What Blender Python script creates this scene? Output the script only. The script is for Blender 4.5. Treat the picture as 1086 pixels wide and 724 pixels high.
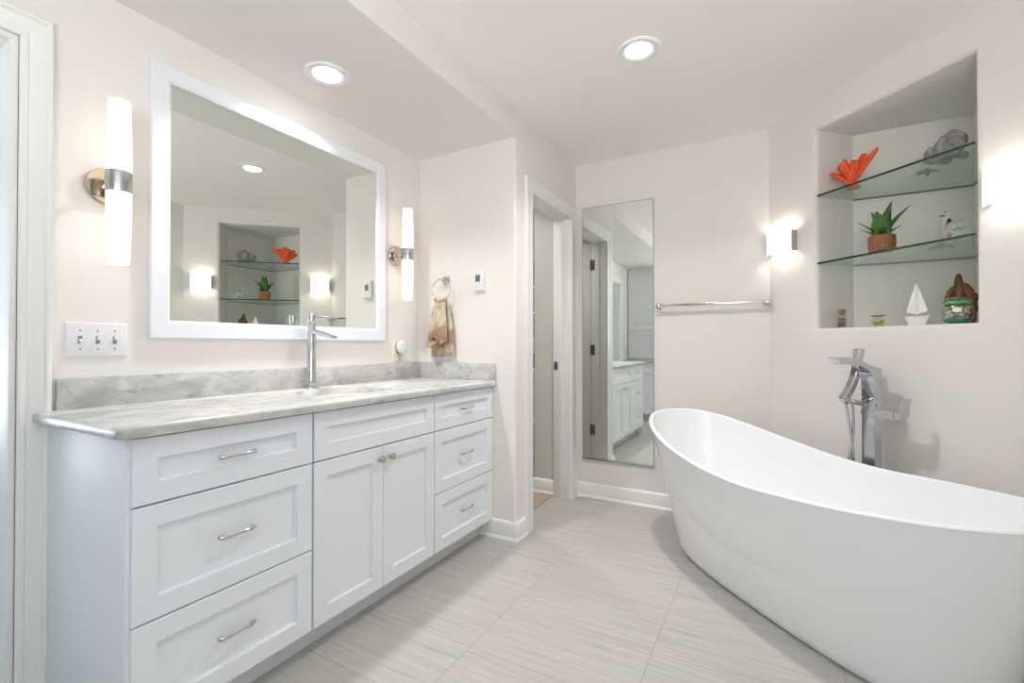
import bpy, bmesh, math, random
from mathutils import Vector, Matrix
random.seed(7)
PI = math.pi
R2 = 2 ** .5
scene = bpy.context.scene
for o in list(bpy.data.objects):
    bpy.data.objects.remove(o)
COL = scene.collection

# ------------------------------------------------------------------ camera, sky, daylight, exposure
EYE = 1.11
cam_data = bpy.data.cameras.new('camera')
cam_data.sensor_width = 36
cam_data.lens = 36 * 494.15 / 1086
cam_data.clip_start = .02
cam = bpy.data.objects.new('camera', cam_data)
cam.location = (0, 0, EYE)
cam.rotation_euler = (math.radians(90.483), 0, math.radians(29.15))
COL.objects.link(cam)
scene.camera = cam

SKY_STRENGTH = 1.05
UPFILL_STRENGTH = 3.7
DOWNLIGHT = 7
DOWNLIGHT_WATTS = 3.6
VANITY_TUBE = .28
NICHE_BULB = 22
NICHE_SHADE = .75
CLOSET_FILL = 7
vs = scene.view_settings
vs.view_transform = 'Standard'
vs.look = 'None'
vs.gamma = 1
vs.use_curve_mapping = False
vs.exposure = 1.62

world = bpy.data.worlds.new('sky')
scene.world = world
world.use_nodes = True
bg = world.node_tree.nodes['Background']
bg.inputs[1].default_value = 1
# overcast sky above the horizon, brighter fill added below it to lift the ceiling
_nt = world.node_tree
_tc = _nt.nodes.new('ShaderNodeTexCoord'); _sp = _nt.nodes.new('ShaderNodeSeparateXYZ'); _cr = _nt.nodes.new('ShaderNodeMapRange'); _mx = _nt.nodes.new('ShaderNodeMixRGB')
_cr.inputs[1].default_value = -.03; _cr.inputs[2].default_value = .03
_mx.inputs[1].default_value = (1.0 * UPFILL_STRENGTH, .96 * UPFILL_STRENGTH, .955 * UPFILL_STRENGTH, 1)
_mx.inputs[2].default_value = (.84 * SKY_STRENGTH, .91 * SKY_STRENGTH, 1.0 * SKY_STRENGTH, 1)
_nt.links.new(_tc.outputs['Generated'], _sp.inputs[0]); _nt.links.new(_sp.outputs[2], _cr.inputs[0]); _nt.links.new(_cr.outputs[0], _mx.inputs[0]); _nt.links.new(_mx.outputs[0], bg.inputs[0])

def portal(name, loc, rot, sx, sy):
    d = bpy.data.lights.new(name, 'AREA')
    d.shape = 'RECTANGLE'; d.size = sx; d.size_y = sy
    d.cycles.is_portal = True
    o = bpy.data.objects.new(name, d); COL.objects.link(o)
    o.location = loc; o.rotation_euler = rot
portal('window_portal', (.1, -1.16, 1.5), (PI / 2, 0, 0), 1.3, 1.3)       # looks along +y, into the room
portal('window_portal', (1.02, -.475, 1.5), (0, PI / 2, 0), 1.25, .9)         # for the added fill window, looks along -x
portal('window_portal', (-3.91, -.4, 1.275), (0, -PI / 2, 0), 1.55, 1.0)      # looks along +x
scene.cycles.use_denoising = True
scene.cycles.max_bounces = 14
scene.cycles.diffuse_bounces = 8
scene.cycles.glossy_bounces = 6
scene.cycles.transparent_max_bounces = 16
scene.cycles.caustics_reflective = False
scene.cycles.caustics_refractive = False
scene.cycles.sample_clamp_indirect = 6

# ------------------------------------------------------------------ materials
def lin(c):
    return tuple(((v / 255) / 12.92 if v / 255 <= .04045 else ((v / 255 + .055) / 1.055) ** 2.4) for v in c) + (1,)

def mat(name, rgb, rough=.5, metal=0., spec=.5, coat=0., emit=None, strength=0., bump=None, sheen=0):
    m = bpy.data.materials.new(name); m.use_nodes = True
    nt = m.node_tree; p = nt.nodes['Principled BSDF']
    p.inputs['Base Color'].default_value = lin(rgb)
    p.inputs['Roughness'].default_value = rough
    p.inputs['Metallic'].default_value = metal
    p.inputs['Specular IOR Level'].default_value = spec
    p.inputs['Coat Weight'].default_value = coat
    p.inputs['Coat Roughness'].default_value = .03
    if sheen: p.inputs['Sheen Weight'].default_value = sheen
    if emit is not None:
        p.inputs['Emission Color'].default_value = emit + (1,) if len(emit) == 3 else emit
        p.inputs['Emission Strength'].default_value = strength
    if bump:
        tc = nt.nodes.new('ShaderNodeNewGeometry')
        n = nt.nodes.new('ShaderNodeTexNoise'); n.inputs['Scale'].default_value = bump[0]; n.inputs['Detail'].default_value = 4
        b = nt.nodes.new('ShaderNodeBump'); b.inputs['Strength'].default_value = bump[1]; b.inputs['Distance'].default_value = .002
        nt.links.new(tc.outputs['Position'], n.inputs['Vector'])
        nt.links.new(n.outputs['Fac'], b.inputs['Height']); nt.links.new(b.outputs['Normal'], p.inputs['Normal'])
    return m

def noise_mat(name, stops, scale, rough=.6, detail=6, stretch=(1, 1, 1), bump=.0, distortion=0., coat=0, metal=0, spec=.5):
    """colour ramp over world-space noise"""
    m = bpy.data.materials.new(name); m.use_nodes = True
    nt = m.node_tree; p = nt.nodes['Principled BSDF']
    g = nt.nodes.new('ShaderNodeTexCoord')
    mp = nt.nodes.new('ShaderNodeMapping'); mp.inputs['Scale'].default_value = stretch
    n = nt.nodes.new('ShaderNodeTexNoise'); n.inputs['Scale'].default_value = scale; n.inputs['Detail'].default_value = detail
    n.inputs['Distortion'].default_value = distortion
    r = nt.nodes.new('ShaderNodeValToRGB'); el = r.color_ramp.elements
    while len(el) < len(stops): el.new(.5)
    for e, (pos, c) in zip(el, stops): e.position = pos; e.color = lin(c)
    nt.links.new(g.outputs['Object'], mp.inputs['Vector']); nt.links.new(mp.outputs['Vector'], n.inputs['Vector'])
    nt.links.new(n.outputs['Fac'], r.inputs['Fac']); nt.links.new(r.outputs['Color'], p.inputs['Base Color'])
    p.inputs['Roughness'].default_value = rough; p.inputs['Coat Weight'].default_value = coat
    p.inputs['Metallic'].default_value = metal; p.inputs['Specular IOR Level'].default_value = spec
    if bump:
        b = nt.nodes.new('ShaderNodeBump'); b.inputs['Strength'].default_value = bump; b.inputs['Distance'].default_value = .004
        nt.links.new(n.outputs['Fac'], b.inputs['Height']); nt.links.new(b.outputs['Normal'], p.inputs['Normal'])
    return m

def clear_glass(name, tint, gloss=1.0, ior=1.45, highlight_mix=0):
    m = bpy.data.materials.new(name); m.use_nodes = True
    nt = m.node_tree; nt.nodes.remove(nt.nodes['Principled BSDF'])
    out = nt.nodes['Material Output']
    t = nt.nodes.new('ShaderNodeBsdfTransparent'); t.inputs['Color'].default_value = lin(tint)
    g = nt.nodes.new('ShaderNodeBsdfGlossy'); g.inputs['Roughness'].default_value = .02
    g.inputs['Color'].default_value = (gloss, gloss, gloss, 1)
    f = nt.nodes.new('ShaderNodeFresnel'); f.inputs['IOR'].default_value = ior
    mx = nt.nodes.new('ShaderNodeMixShader')
    ge = nt.nodes.new('ShaderNodeNewGeometry')
    inv = nt.nodes.new('ShaderNodeMath'); inv.operation = 'SUBTRACT'; inv.inputs[0].default_value = 1
    mu = nt.nodes.new('ShaderNodeMath'); mu.operation = 'MULTIPLY'
    nt.links.new(ge.outputs['Backfacing'], inv.inputs[1]); nt.links.new(inv.outputs[0], mu.inputs[0]); nt.links.new(f.outputs[0], mu.inputs[1])
    nt.links.new(mu.outputs[0], mx.inputs[0]); nt.links.new(t.outputs[0], mx.inputs[1]); nt.links.new(g.outputs[0], mx.inputs[2])
    last = mx.outputs[0]
    if highlight_mix:       # white mixed into clear glass to stand in for highlights
        df = nt.nodes.new('ShaderNodeBsdfDiffuse'); df.inputs['Color'].default_value = (.9, .92, .91, 1)
        m2 = nt.nodes.new('ShaderNodeMixShader'); m2.inputs[0].default_value = highlight_mix
        nt.links.new(last, m2.inputs[1]); nt.links.new(df.outputs[0], m2.inputs[2]); last = m2.outputs[0]
    nt.links.new(last, out.inputs['Surface'])
    return m

def marble_mat():
    m = bpy.data.materials.new('carrara_marble'); m.use_nodes = True
    nt = m.node_tree; p = nt.nodes['Principled BSDF']; L = nt.links.new
    g = nt.nodes.new('ShaderNodeNewGeometry')
    mp = nt.nodes.new('ShaderNodeMapping'); mp.inputs['Rotation'].default_value = (.3, .2, .75); mp.inputs['Scale'].default_value = (1, .55, 1.2)
    L(g.outputs['Position'], mp.inputs['Vector'])
    n1 = nt.nodes.new('ShaderNodeTexNoise'); n1.inputs['Scale'].default_value = 8.5; n1.inputs['Detail'].default_value = 9; n1.inputs['Roughness'].default_value = .62
    n1.inputs['Distortion'].default_value = 1.1
    L(mp.outputs['Vector'], n1.inputs['Vector'])
    r1 = nt.nodes.new('ShaderNodeValToRGB'); e = r1.color_ramp.elements
    e[0].position = .28; e[0].color = lin((160, 163, 165)); e[1].position = .70; e[1].color = lin((214, 213, 210))
    x = e.new(.48); x.color = lin((191, 192, 191))
    L(n1.outputs['Fac'], r1.inputs['Fac'])
    # thin veins: noise iso-lines
    n2 = nt.nodes.new('ShaderNodeTexNoise'); n2.inputs['Scale'].default_value = 4.2; n2.inputs['Detail'].default_value = 7; n2.inputs['Distortion'].default_value = 1.6
    L(mp.outputs['Vector'], n2.inputs['Vector'])
    s = nt.nodes.new('ShaderNodeMath'); s.operation = 'SUBTRACT'; s.inputs[1].default_value = .5; L(n2.outputs['Fac'], s.inputs[0])
    a = nt.nodes.new('ShaderNodeMath'); a.operation = 'ABSOLUTE'; L(s.outputs[0], a.inputs[0])
    r2 = nt.nodes.new('ShaderNodeValToRGB'); e = r2.color_ramp.elements
    e[0].position = 0; e[0].color = (.26, .26, .26, 1); e[1].position = .022; e[1].color = (0, 0, 0, 1)
    L(a.outputs[0], r2.inputs['Fac'])
    mx = nt.nodes.new('ShaderNodeMixRGB'); L(r2.outputs['Color'], mx.inputs['Fac']); L(r1.outputs['Color'], mx.inputs['Color1'])
    mx.inputs['Color2'].default_value = lin((138, 141, 142))
    # small dark flecks
    n3 = nt.nodes.new('ShaderNodeTexNoise'); n3.inputs['Scale'].default_value = 30; n3.inputs['Detail'].default_value = 3
    L(mp.outputs['Vector'], n3.inputs['Vector'])
    r3 = nt.nodes.new('ShaderNodeValToRGB'); e = r3.color_ramp.elements
    e[0].position = .61; e[0].color = (0, 0, 0, 1); e[1].position = .74; e[1].color = (.7, .7, .7, 1)
    L(n3.outputs['Fac'], r3.inputs['Fac'])
    m2 = nt.nodes.new('ShaderNodeMixRGB'); L(r3.outputs['Color'], m2.inputs['Fac']); L(mx.outputs['Color'], m2.inputs['Color1'])
    m2.inputs['Color2'].default_value = lin((150, 148, 143))
    L(m2.outputs['Color'], p.inputs['Base Color'])
    p.inputs['Roughness'].default_value = .27
    return m

def tile_mat():
    """large grey porcelain tiles, linear stone grain along x, pale grout on a 0.592 x 0.301 m grid"""
    m = bpy.data.materials.new('porcelain_floor_tile'); m.use_nodes = True
    nt = m.node_tree; p = nt.nodes['Principled BSDF']; L = nt.links.new
    g = nt.nodes.new('ShaderNodeNewGeometry')
    sp = nt.nodes.new('ShaderNodeSeparateXYZ'); L(g.outputs['Position'], sp.inputs[0])
    def M(op, a, b=None):
        n = nt.nodes.new('ShaderNodeMath'); n.operation = op
        for i, v in enumerate((a, b)):
            if v is None: continue
            if isinstance(v, (int, float)): n.inputs[i].default_value = v
            else: L(v, n.inputs[i])
        return n.outputs[0]
    TX, TY = .592, .3012
    u = M('DIVIDE', M('ADD', sp.outputs[0], .975 + TX * 20), TX); v = M('DIVIDE', M('ADD', sp.outputs[1], -1.432 + TY * 20), TY)
    fu = M('FRACT', u); fv = M('FRACT', v)
    du = M('MULTIPLY', M('SUBTRACT', .5, M('ABSOLUTE', M('SUBTRACT', fu, .5))), TX)
    dv = M('MULTIPLY', M('SUBTRACT', .5, M('ABSOLUTE', M('SUBTRACT', fv, .5))), TY)
    d = M('MINIMUM', du, dv)
    grout = M('LESS_THAN', d, .0019)
    # each tile shifts the grain
    cell = M('ADD', M('MULTIPLY', M('FLOOR', u), 3.7), M('MULTIPLY', M('FLOOR', v), 9.3))
    cb = nt.nodes.new('ShaderNodeCombineXYZ'); L(sp.outputs[0], cb.inputs[0]); L(sp.outputs[1], cb.inputs[1]); L(cell, cb.inputs[2])
    mp = nt.nodes.new('ShaderNodeMapping'); mp.inputs['Scale'].default_value = (1.3, 27, 1); mp.inputs['Rotation'].default_value = (0, 0, .05)
    L(cb.outputs[0], mp.inputs['Vector'])
    n1 = nt.nodes.new('ShaderNodeTexNoise'); n1.inputs['Scale'].default_value = 2.2; n1.inputs['Detail'].default_value = 8; n1.inputs['Roughness'].default_value = .6; n1.inputs['Distortion'].default_value = .5
    L(mp.outputs['Vector'], n1.inputs['Vector'])
    r1 = nt.nodes.new('ShaderNodeValToRGB'); e = r1.color_ramp.elements
    e[0].position = .27; e[0].color = lin((162, 160, 155)); e[1].position = .70; e[1].color = lin((188, 186, 181))
    x = e.new(.46); x.color = lin((177, 175, 170))
    L(n1.outputs['Fac'], r1.inputs['Fac'])
    mx = nt.nodes.new('ShaderNodeMixRGB'); L(grout, mx.inputs['Fac']); L(r1.outputs['Color'], mx.inputs['Color1']); mx.inputs['Color2'].default_value = lin((160, 155, 149))
    L(mx.outputs['Color'], p.inputs['Base Color'])
    p.inputs['Roughness'].default_value = .42
    b = nt.nodes.new('ShaderNodeBump'); b.inputs['Strength'].default_value = .4; b.inputs['Distance'].default_value = .001
    L(M('SUBTRACT', 1, grout), b.inputs['Height']); L(b.outputs['Normal'], p.inputs['Normal'])
    return m

M_WALL = mat('warm_white_wall_paint', (229, 225.2, 221), .75, bump=(220, .04), spec=.25)
M_CEIL = mat('ceiling_paint', (246, 242, 238), .85, spec=.2)
M_TRIM = mat('white_trim_enamel', (234, 234, 233), .42)
M_CAB = mat('white_cabinet_lacquer', (227, 230, 236), .45)
M_SHADOWGAP = mat('cabinet_interior', (150, 148, 145), .7)
M_KICK = mat('toe_kick_white', (216, 217, 219), .5)
M_TILE = tile_mat()
M_MARBLE = marble_mat()
M_CHROME = mat('polished_chrome', (202, 204, 207), .07, 1)
M_CHROME2 = mat('satin_chrome', (190, 191, 193), .2, 1)
M_NICKEL = mat('polished_nickel_warm', (206, 194, 178), .12, 1)
M_MIRROR = mat('mirror_silver', (236, 241, 235), .0, 1)
M_MIRROREDGE = mat('mirror_glass_edge', (120, 132, 124), .2)
M_TUB = mat('white_gloss_acrylic', (237, 239, 242), .16, coat=.15, spec=.5)
M_CERAMIC = mat('white_ceramic', (240, 239, 236), .1, coat=.5)
M_PLASTIC = mat('white_plastic', (224, 225, 228), .35)
M_IVORY = mat('ivory_plastic', (226, 218, 200), .4)
M_GREYPL = mat('grey_plastic', (120, 122, 124), .5)
M_LCD = mat('lcd_green_grey', (120, 122, 98), .25)
M_LCDDARK = mat('lcd_dark_segment', (62, 64, 52), .3)
M_SLOT = mat('dark_slot', (60, 58, 55), .6)
WARM = (1.0, .80, .66); WARMISH = (1.0, .91, .83); COOL = (1.0, .965, .94)
M_TUBE = mat('frosted_glass_lit', (250, 246, 240), .35, emit=WARM, strength=VANITY_TUBE)
M_SHADE = mat('opal_glass_shade_lit', (250, 248, 244), .3, emit=WARMISH, strength=NICHE_SHADE)
M_BULB = mat('lit_bulb', (255, 250, 240), .4, emit=WARMISH, strength=NICHE_BULB)
M_LED = mat('lit_led_lens', (255, 252, 248), .4, emit=COOL, strength=DOWNLIGHT)
M_LEDC = mat('closet_fill_lens', (255, 252, 248), .4, emit=COOL, strength=CLOSET_FILL)
M_CARPET = noise_mat('beige_carpet', [(.3, (144, 128, 112)), (.7, (200, 188, 172))], 120, .95, 3, bump=.8)
M_CLOSETWALL = mat('closet_wall_paint', (206, 206, 199), .8, spec=.2)
M_SHELFGLASS = clear_glass('shelf_glass', (236, 246, 240), 1.0, 1.5)
M_SHELFEDGE = mat('shelf_glass_edge', (26, 52, 46), .08, coat=.5)
M_JARGLASS = clear_glass('jar_glass', (246, 250, 248), 1.0, 1.5)
M_BIRDGLASS = clear_glass('blown_glass', (246, 250, 248), 1.0, 1.5, .16)
M_WINGLASS = clear_glass('window_glass', (246, 250, 250), .9, 1.4)
M_CORAL = noise_mat('orange_coral', [(.3, (226, 82, 44)), (.7, (246, 106, 62))], 30, .8, bump=.5)
M_STONE = noise_mat('grey_carved_stone', [(.3, (104, 97, 98)), (.55, (146, 139, 140)), (.75, (180, 172, 168))], 42, .55, bump=.7)
M_PALECORAL = noise_mat('pale_coral_stone', [(.3, (120, 124, 112)), (.7, (170, 170, 156))], 50, .8, bump=.6)
M_DARKSTONE = noise_mat('dark_bronze', [(.3, (62, 62, 50)), (.7, (112, 108, 90))], 40, .5, bump=.4)
M_ALOE = noise_mat('aloe_green', [(.3, (30, 74, 30)), (.7, (82, 132, 62))], 14, .45, bump=.1)
M_ALOESPINE = mat('aloe_spine', (122, 150, 92), .6)
M_BOAT = mat('matte_white_wood', (236, 236, 234), .6)
M_WOOD = noise_mat('driftwood_brown', [(.3, (72, 42, 22)), (.55, (124, 78, 44)), (.75, (158, 106, 64))], 16, .6, stretch=(1, 1, .35), bump=.5, distortion=.8)
M_CORK = noise_mat('cork', [(.3, (116, 84, 56)), (.7, (178, 140, 100))], 120, .85, bump=.4)
M_SHELL = noise_mat('sea_shell_mix', [(.3, (134, 88, 66)), (.5, (206, 180, 156)), (.62, (232, 224, 212)), (.75, (164, 142, 128))], 55, .5, bump=.3)
M_REDSHELL = noise_mat('red_brown_shell', [(.3, (110, 44, 26)), (.6, (184, 108, 78)), (.75, (224, 196, 176))], 90, .5)
M_TEAL = mat('teal_sand', (40, 140, 128), .6)
M_YELLOW = noise_mat('yellow_filling', [(.35, (206, 172, 60)), (.7, (240, 226, 150))], 70, .6)
M_GREENBAND = noise_mat('green_ribbon', [(.35, (60, 140, 74)), (.7, (126, 196, 122))], 60, .6)
M_PURPLE = noise_mat('purple_grey_shells', [(.35, (94, 62, 72)), (.7, (168, 140, 146))], 80, .6)
M_RED = mat('red_glass', (196, 24, 34), .15, coat=.6)
M_BLACK = mat('black_glass', (30, 32, 28), .2)
M_OLIVE = mat('olive_glass', (104, 106, 70), .15, coat=.5)
M_PAPER = mat('white_paper_label', (242, 238, 234), .8)
M_BRONZE = mat('aged_nickel_hinge', (132, 124, 114), .35, 1)
M_DARKBOX = mat('dark_charcoal_box', (38, 37, 38), .7)
M_BLUEBOX = mat('blue_grey_box', (86, 106, 128), .7)
M_GREYBOX = mat('grey_box', (128, 124, 118), .7)

def basket_mat():
    m = bpy.data.materials.new('woven_basket'); m.use_nodes = True
    nt = m.node_tree; p = nt.nodes['Principled BSDF']; L = nt.links.new
    tc = nt.nodes.new('ShaderNodeTexCoord')
    v = nt.nodes.new('ShaderNodeTexVoronoi'); v.inputs['Scale'].default_value = 210
    L(tc.outputs['Object'], v.inputs['Vector'])
    r = nt.nodes.new('ShaderNodeValToRGB'); e = r.color_ramp.elements
    e[0].position = .1; e[0].color = lin((196, 146, 104)); e[1].position = .7; e[1].color = lin((120, 76, 50))
    L(v.outputs['Distance'], r.inputs['Fac']); L(r.outputs['Color'], p.inputs['Base Color'])
    b = nt.nodes.new('ShaderNodeBump'); b.invert = True; b.inputs['Strength'].default_value = .8; b.inputs['Distance'].default_value = .003
    L(v.outputs['Distance'], b.inputs['Height']); L(b.outputs['Normal'], p.inputs['Normal'])
    p.inputs['Roughness'].default_value = .8
    return m
M_BASKET = basket_mat()

def towel_mat():
    """tan terry with a brown and cream printed picture in the middle of the towel's height"""
    m = bpy.data.materials.new('tan_printed_terry'); m.use_nodes = True
    nt = m.node_tree; p = nt.nodes['Principled BSDF']; L = nt.links.new
    tc = nt.nodes.new('ShaderNodeTexCoord')
    n = nt.nodes.new('ShaderNodeTexNoise'); n.inputs['Scale'].default_value = 26; n.inputs['Detail'].default_value = 5
    L(tc.outputs['Object'], n.inputs['Vector'])
    sp = nt.nodes.new('ShaderNodeSeparateXYZ'); L(tc.outputs['Object'], sp.inputs[0])
    # object z: 0 at the ring, -0.34 at the hem
    band = nt.nodes.new('ShaderNodeValToRGB'); e = band.color_ramp.elements
    mr = nt.nodes.new('ShaderNodeMapRange'); mr.inputs[1].default_value = -.34; mr.inputs[2].default_value = 0
    nz = nt.nodes.new('ShaderNodeTexNoise'); nz.inputs['Scale'].default_value = 16; nz.inputs['Detail'].default_value = 3
    L(tc.outputs['Object'], nz.inputs['Vector'])
    ad = nt.nodes.new('ShaderNodeMath'); ad.operation = 'MULTIPLY_ADD'; ad.inputs[1].default_value = .16
    L(nz.outputs['Fac'], ad.inputs[0]); L(sp.outputs[2], ad.inputs[2])
    su = nt.nodes.new('ShaderNodeMath'); su.operation = 'SUBTRACT'; su.inputs[1].default_value = .08
    L(ad.outputs[0], su.inputs[0]); L(su.outputs[0], mr.inputs[0]); L(mr.outputs[0], band.inputs['Fac'])
    e[0].position = .20; e[0].color = lin((186, 166, 142)); e[1].position = .95; e[1].color = lin((192, 174, 150))
    for pos, c in ((.27, (150, 120, 98)), (.47, (168, 136, 112)), (.55, (206, 192, 172)), (.82, (198, 182, 160))):
        x = e.new(pos); x.color = lin(c)
    sp2 = nt.nodes.new('ShaderNodeValToRGB'); e = sp2.color_ramp.elements
    e[0].position = .36; e[0].color = (.75, .75, .75, 1); e[1].position = .46; e[1].color = (0, 0, 0, 1)
    L(n.outputs['Fac'], sp2.inputs['Fac'])
    mx = nt.nodes.new('ShaderNodeMixRGB'); L(sp2.outputs['Color'], mx.inputs['Fac']); L(band.outputs['Color'], mx.inputs['Color1'])
    mx.inputs['Color2'].default_value = lin((136, 116, 100))
    L(mx.outputs['Color'], p.inputs['Base Color'])
    p.inputs['Roughness'].default_value = .95; p.inputs['Sheen Weight'].default_value = .3
    n2 = nt.nodes.new('ShaderNodeTexNoise'); n2.inputs['Scale'].default_value = 260
    L(tc.outputs['Object'], n2.inputs['Vector'])
    b = nt.nodes.new('ShaderNodeBump'); b.inputs['Strength'].default_value = .5; b.inputs['Distance'].default_value = .003
    L(n2.outputs['Fac'], b.inputs['Height']); L(b.outputs['Normal'], p.inputs['Normal'])
    return m
M_TOWEL = towel_mat()

# ------------------------------------------------------------------ mesh helpers
class MB:
    def __init__(s): s.bm = bmesh.new()
    def face(s, pts, flip=False):
        vs_ = [s.bm.verts.new(p) for p in pts]
        if flip: vs_.reverse()
        return s.bm.faces.new(vs_)
    def box(s, x0, x1, y0, y1, z0, z1, bev=0., seg=2, m=None):
        v = [s.bm.verts.new((x, y, z)) for x in (x0, x1) for y in (y0, y1) for z in (z0, z1)]
        fs = [s.bm.faces.new([v[i] for i in q]) for q in ((0, 1, 3, 2), (4, 6, 7, 5), (0, 4, 5, 1), (2, 3, 7, 6), (0, 2, 6, 4), (1, 5, 7, 3))]
        if bev:
            ed = list({e for f in fs for e in f.edges})
            r = bmesh.ops.bevel(s.bm, geom=ed, offset=bev, segments=seg, profile=.5, affect='EDGES')
            v = list({q for f in r['faces'] for q in f.verts} | {q for q in v if q.is_valid})
        if m is not None: bmesh.ops.transform(s.bm, matrix=m, verts=[q for q in v if q.is_valid])
        return s
    def loft(s, loops, close=True, cap0=False, cap1=False):
        rows = [[s.bm.verts.new(p) for p in l] for l in loops]
        n = len(rows[0])
        for a, b in zip(rows, rows[1:]):
            for i in range(n if close else n - 1):
                j = (i + 1) % n
                try: s.bm.faces.new((a[i], a[j], b[j], b[i]))
                except ValueError: pass
        if cap0: s.bm.faces.new(rows[0][::-1])
        if cap1: s.bm.faces.new(rows[-1])
        return s
    def lathe(s, prof, c=(0, 0, 0), n=32, axis='z', cap=True):
        """prof: (radius, height) pairs"""
        def P(r, h, a):
            x, y = r * math.cos(a), r * math.sin(a)
            q = {'z': (x, y, h), 'x': (h, x, y), 'y': (y, h, x)}[axis]
            return (c[0] + q[0], c[1] + q[1], c[2] + q[2])
        loops = [[P(max(r, 1e-5), h, 2 * PI * i / n) for i in range(n)] for r, h in prof]
        return s.loft(loops, True, cap, cap)
    def tube(s, pts, rad, n=12, cap=True, flat=None):
        """sweep a circle (or an ellipse: flat=(scale_u, scale_v)) along points; rad a number or one per point"""
        pts = [Vector(p) for p in pts]
        if isinstance(rad, (int, float)): rad = [rad] * len(pts)
        loops = []; up = None
        for i, p in enumerate(pts):
            t = (pts[min(i + 1, len(pts) - 1)] - pts[max(i - 1, 0)]).normalized()
            if up is None:
                up = Vector((0, 0, 1)) if abs(t.z) < .9 else Vector((1, 0, 0))
            u = t.cross(up).normalized(); up = u.cross(t).normalized()
            fu, fv = flat or (1, 1)
            loops.append([p + (u * math.cos(2 * PI * k / n) * fu + up * math.sin(2 * PI * k / n) * fv) * rad[i] for k in range(n)])
        return s.loft(loops, True, cap, cap)
    def prism(s, poly, fn, d0, d1):
        """poly of 2-D points; fn(u, v, d) -> 3-D"""
        return s.loft([[fn(u, v, d0) for u, v in poly], [fn(u, v, d1) for u, v in poly]], True, True, True)
    def blob(s, c, r, n=20, fn=None, rot=None):
        """ellipsoid; fn(unit vector) -> radius factor"""
        loops = []
        for i in range(n + 1):
            th = PI * i / n; lo = []
            for k in range(n * 2):
                a = 2 * PI * k / (n * 2)
                st = max(math.sin(th), 1e-3)
                d = Vector((st * math.cos(a), st * math.sin(a), math.cos(th)))
                f = fn(d) if fn else 1
                p = Vector((d.x * r[0], d.y * r[1], d.z * r[2])) * f
                if rot is not None: p = rot @ p
                lo.append(Vector(c) + p)
            loops.append(lo)
        return s.loft(loops, True, True, True)
    def build(s, name, m, parent=None, origin=None, smooth=35, label=None):
        bm = s.bm
        bmesh.ops.recalc_face_normals(bm, faces=bm.faces)
        o_ = Vector((0, 0, 0))
        if parent is not None:
            q = parent
            while q is not None: o_ = o_ + q.location; q = q.parent
        if origin is not None and parent is None: o_ = Vector(origin)
        if o_.length: bmesh.ops.translate(bm, vec=-o_, verts=bm.verts)
        me = bpy.data.meshes.new(name); bm.to_mesh(me); bm.free()
        me.materials.append(m)
        if smooth:
            me.shade_smooth(); me.set_sharp_from_angle(angle=math.radians(smooth))
        o = bpy.data.objects.new(name, me); COL.objects.link(o)
        if parent is not None: o.parent = parent
        elif origin is not None: o.location = origin
        if label: o['label'] = label
        return o

def tag(o, label=None, cat=None, group=None, kind=None):
    for k, v in (('label', label), ('category', cat), ('group', group), ('kind', kind)):
        if v: o[k] = v
    return o
def thing(name, loc, label, cat, group=None):
    o = bpy.data.objects.new(name, None); COL.objects.link(o); o.location = loc
    o.empty_display_size = .1
    return tag(o, label, cat, group)
def struct(name, mb, m, origin=None, smooth=35):
    return tag(mb.build(name, m, None, origin, smooth), kind='structure')
def copy_tree(o, parent=None):
    c = o.copy(); COL.objects.link(c)
    if parent is not None: c.parent = parent
    for ch in list(o.children): copy_tree(ch, c)
    return c

def catmull(P_, k=6):
    out = []
    Q = [P_[0]] + P_ + [P_[-1]]
    for i in range(1, len(Q) - 2):
        for j in range(k):
            t_ = j / k; a, b, c, d = Q[i - 1:i + 3]
            out.append(.5 * (2 * b + (c - a) * t_ + (2 * a - 5 * b + 4 * c - d) * t_ * t_ + (3 * b - a - 3 * c + d) * t_ ** 3))
    out.append(P_[-1]); return out

def offset_line(path, d):
    """offset an open 2-D polyline to its left by d, mitred"""
    out = []
    for i, p in enumerate(path):
        p = Vector(p)
        dirs = []
        if i > 0: dirs.append((p - Vector(path[i - 1])).normalized())
        if i < len(path) - 1: dirs.append((Vector(path[i + 1]) - p).normalized())
        ns = [Vector((-q.y, q.x)) for q in dirs]
        b = ns[0] if len(ns) == 1 else (ns[0] + ns[1]).normalized()
        out.append(p + b * (d / max(b.dot(ns[0]), .3)))
    return out

# ------------------------------------------------------------------ the room (metres; camera stands at x = y = 0)
XV, XD, YA, YB = -1.98, -1.275, 2.325, 3.265      # vanity wall, closet wall face, alcove return, mirror wall
XR, YR = .925, -1.05                               # right wall, wall behind the camera
ZC, ZS = 2.445, 2.302                              # ceiling, soffit
P0 = Vector((-.01, 3.265)); EA = Vector((1, -1)) / R2; EN = Vector((1, 1)) / R2
LD = 1.3223                                        # diagonal wall length
def D3(s, n, z):
    p = P0 + EA * s + EN * n
    return Vector((p.x, p.y, z))

mb = MB(); mb.box(-2.12, 1.3, -1.25, 4.0, -.08, 0); struct('floor', mb, M_TILE, smooth=0)
mb = MB(); mb.box(-3.2, -1.4125, 2.45, 4.3, -.02, .006); tag(mb.build('floor_closet_carpet', M_CARPET, smooth=0), kind='structure')
mb = MB(); mb.box(-3.9, -2.12, -1.4, 2.32, -.08, 0); struct('floor_side_room', mb, mat('pale_grey_tile', (205, 208, 210), .35), smooth=0)
mb = MB(); mb.box(-4.0, 1.3, -1.3, 4.3, ZC, ZC + .12); struct('ceiling', mb, M_CEIL, smooth=0)

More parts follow.
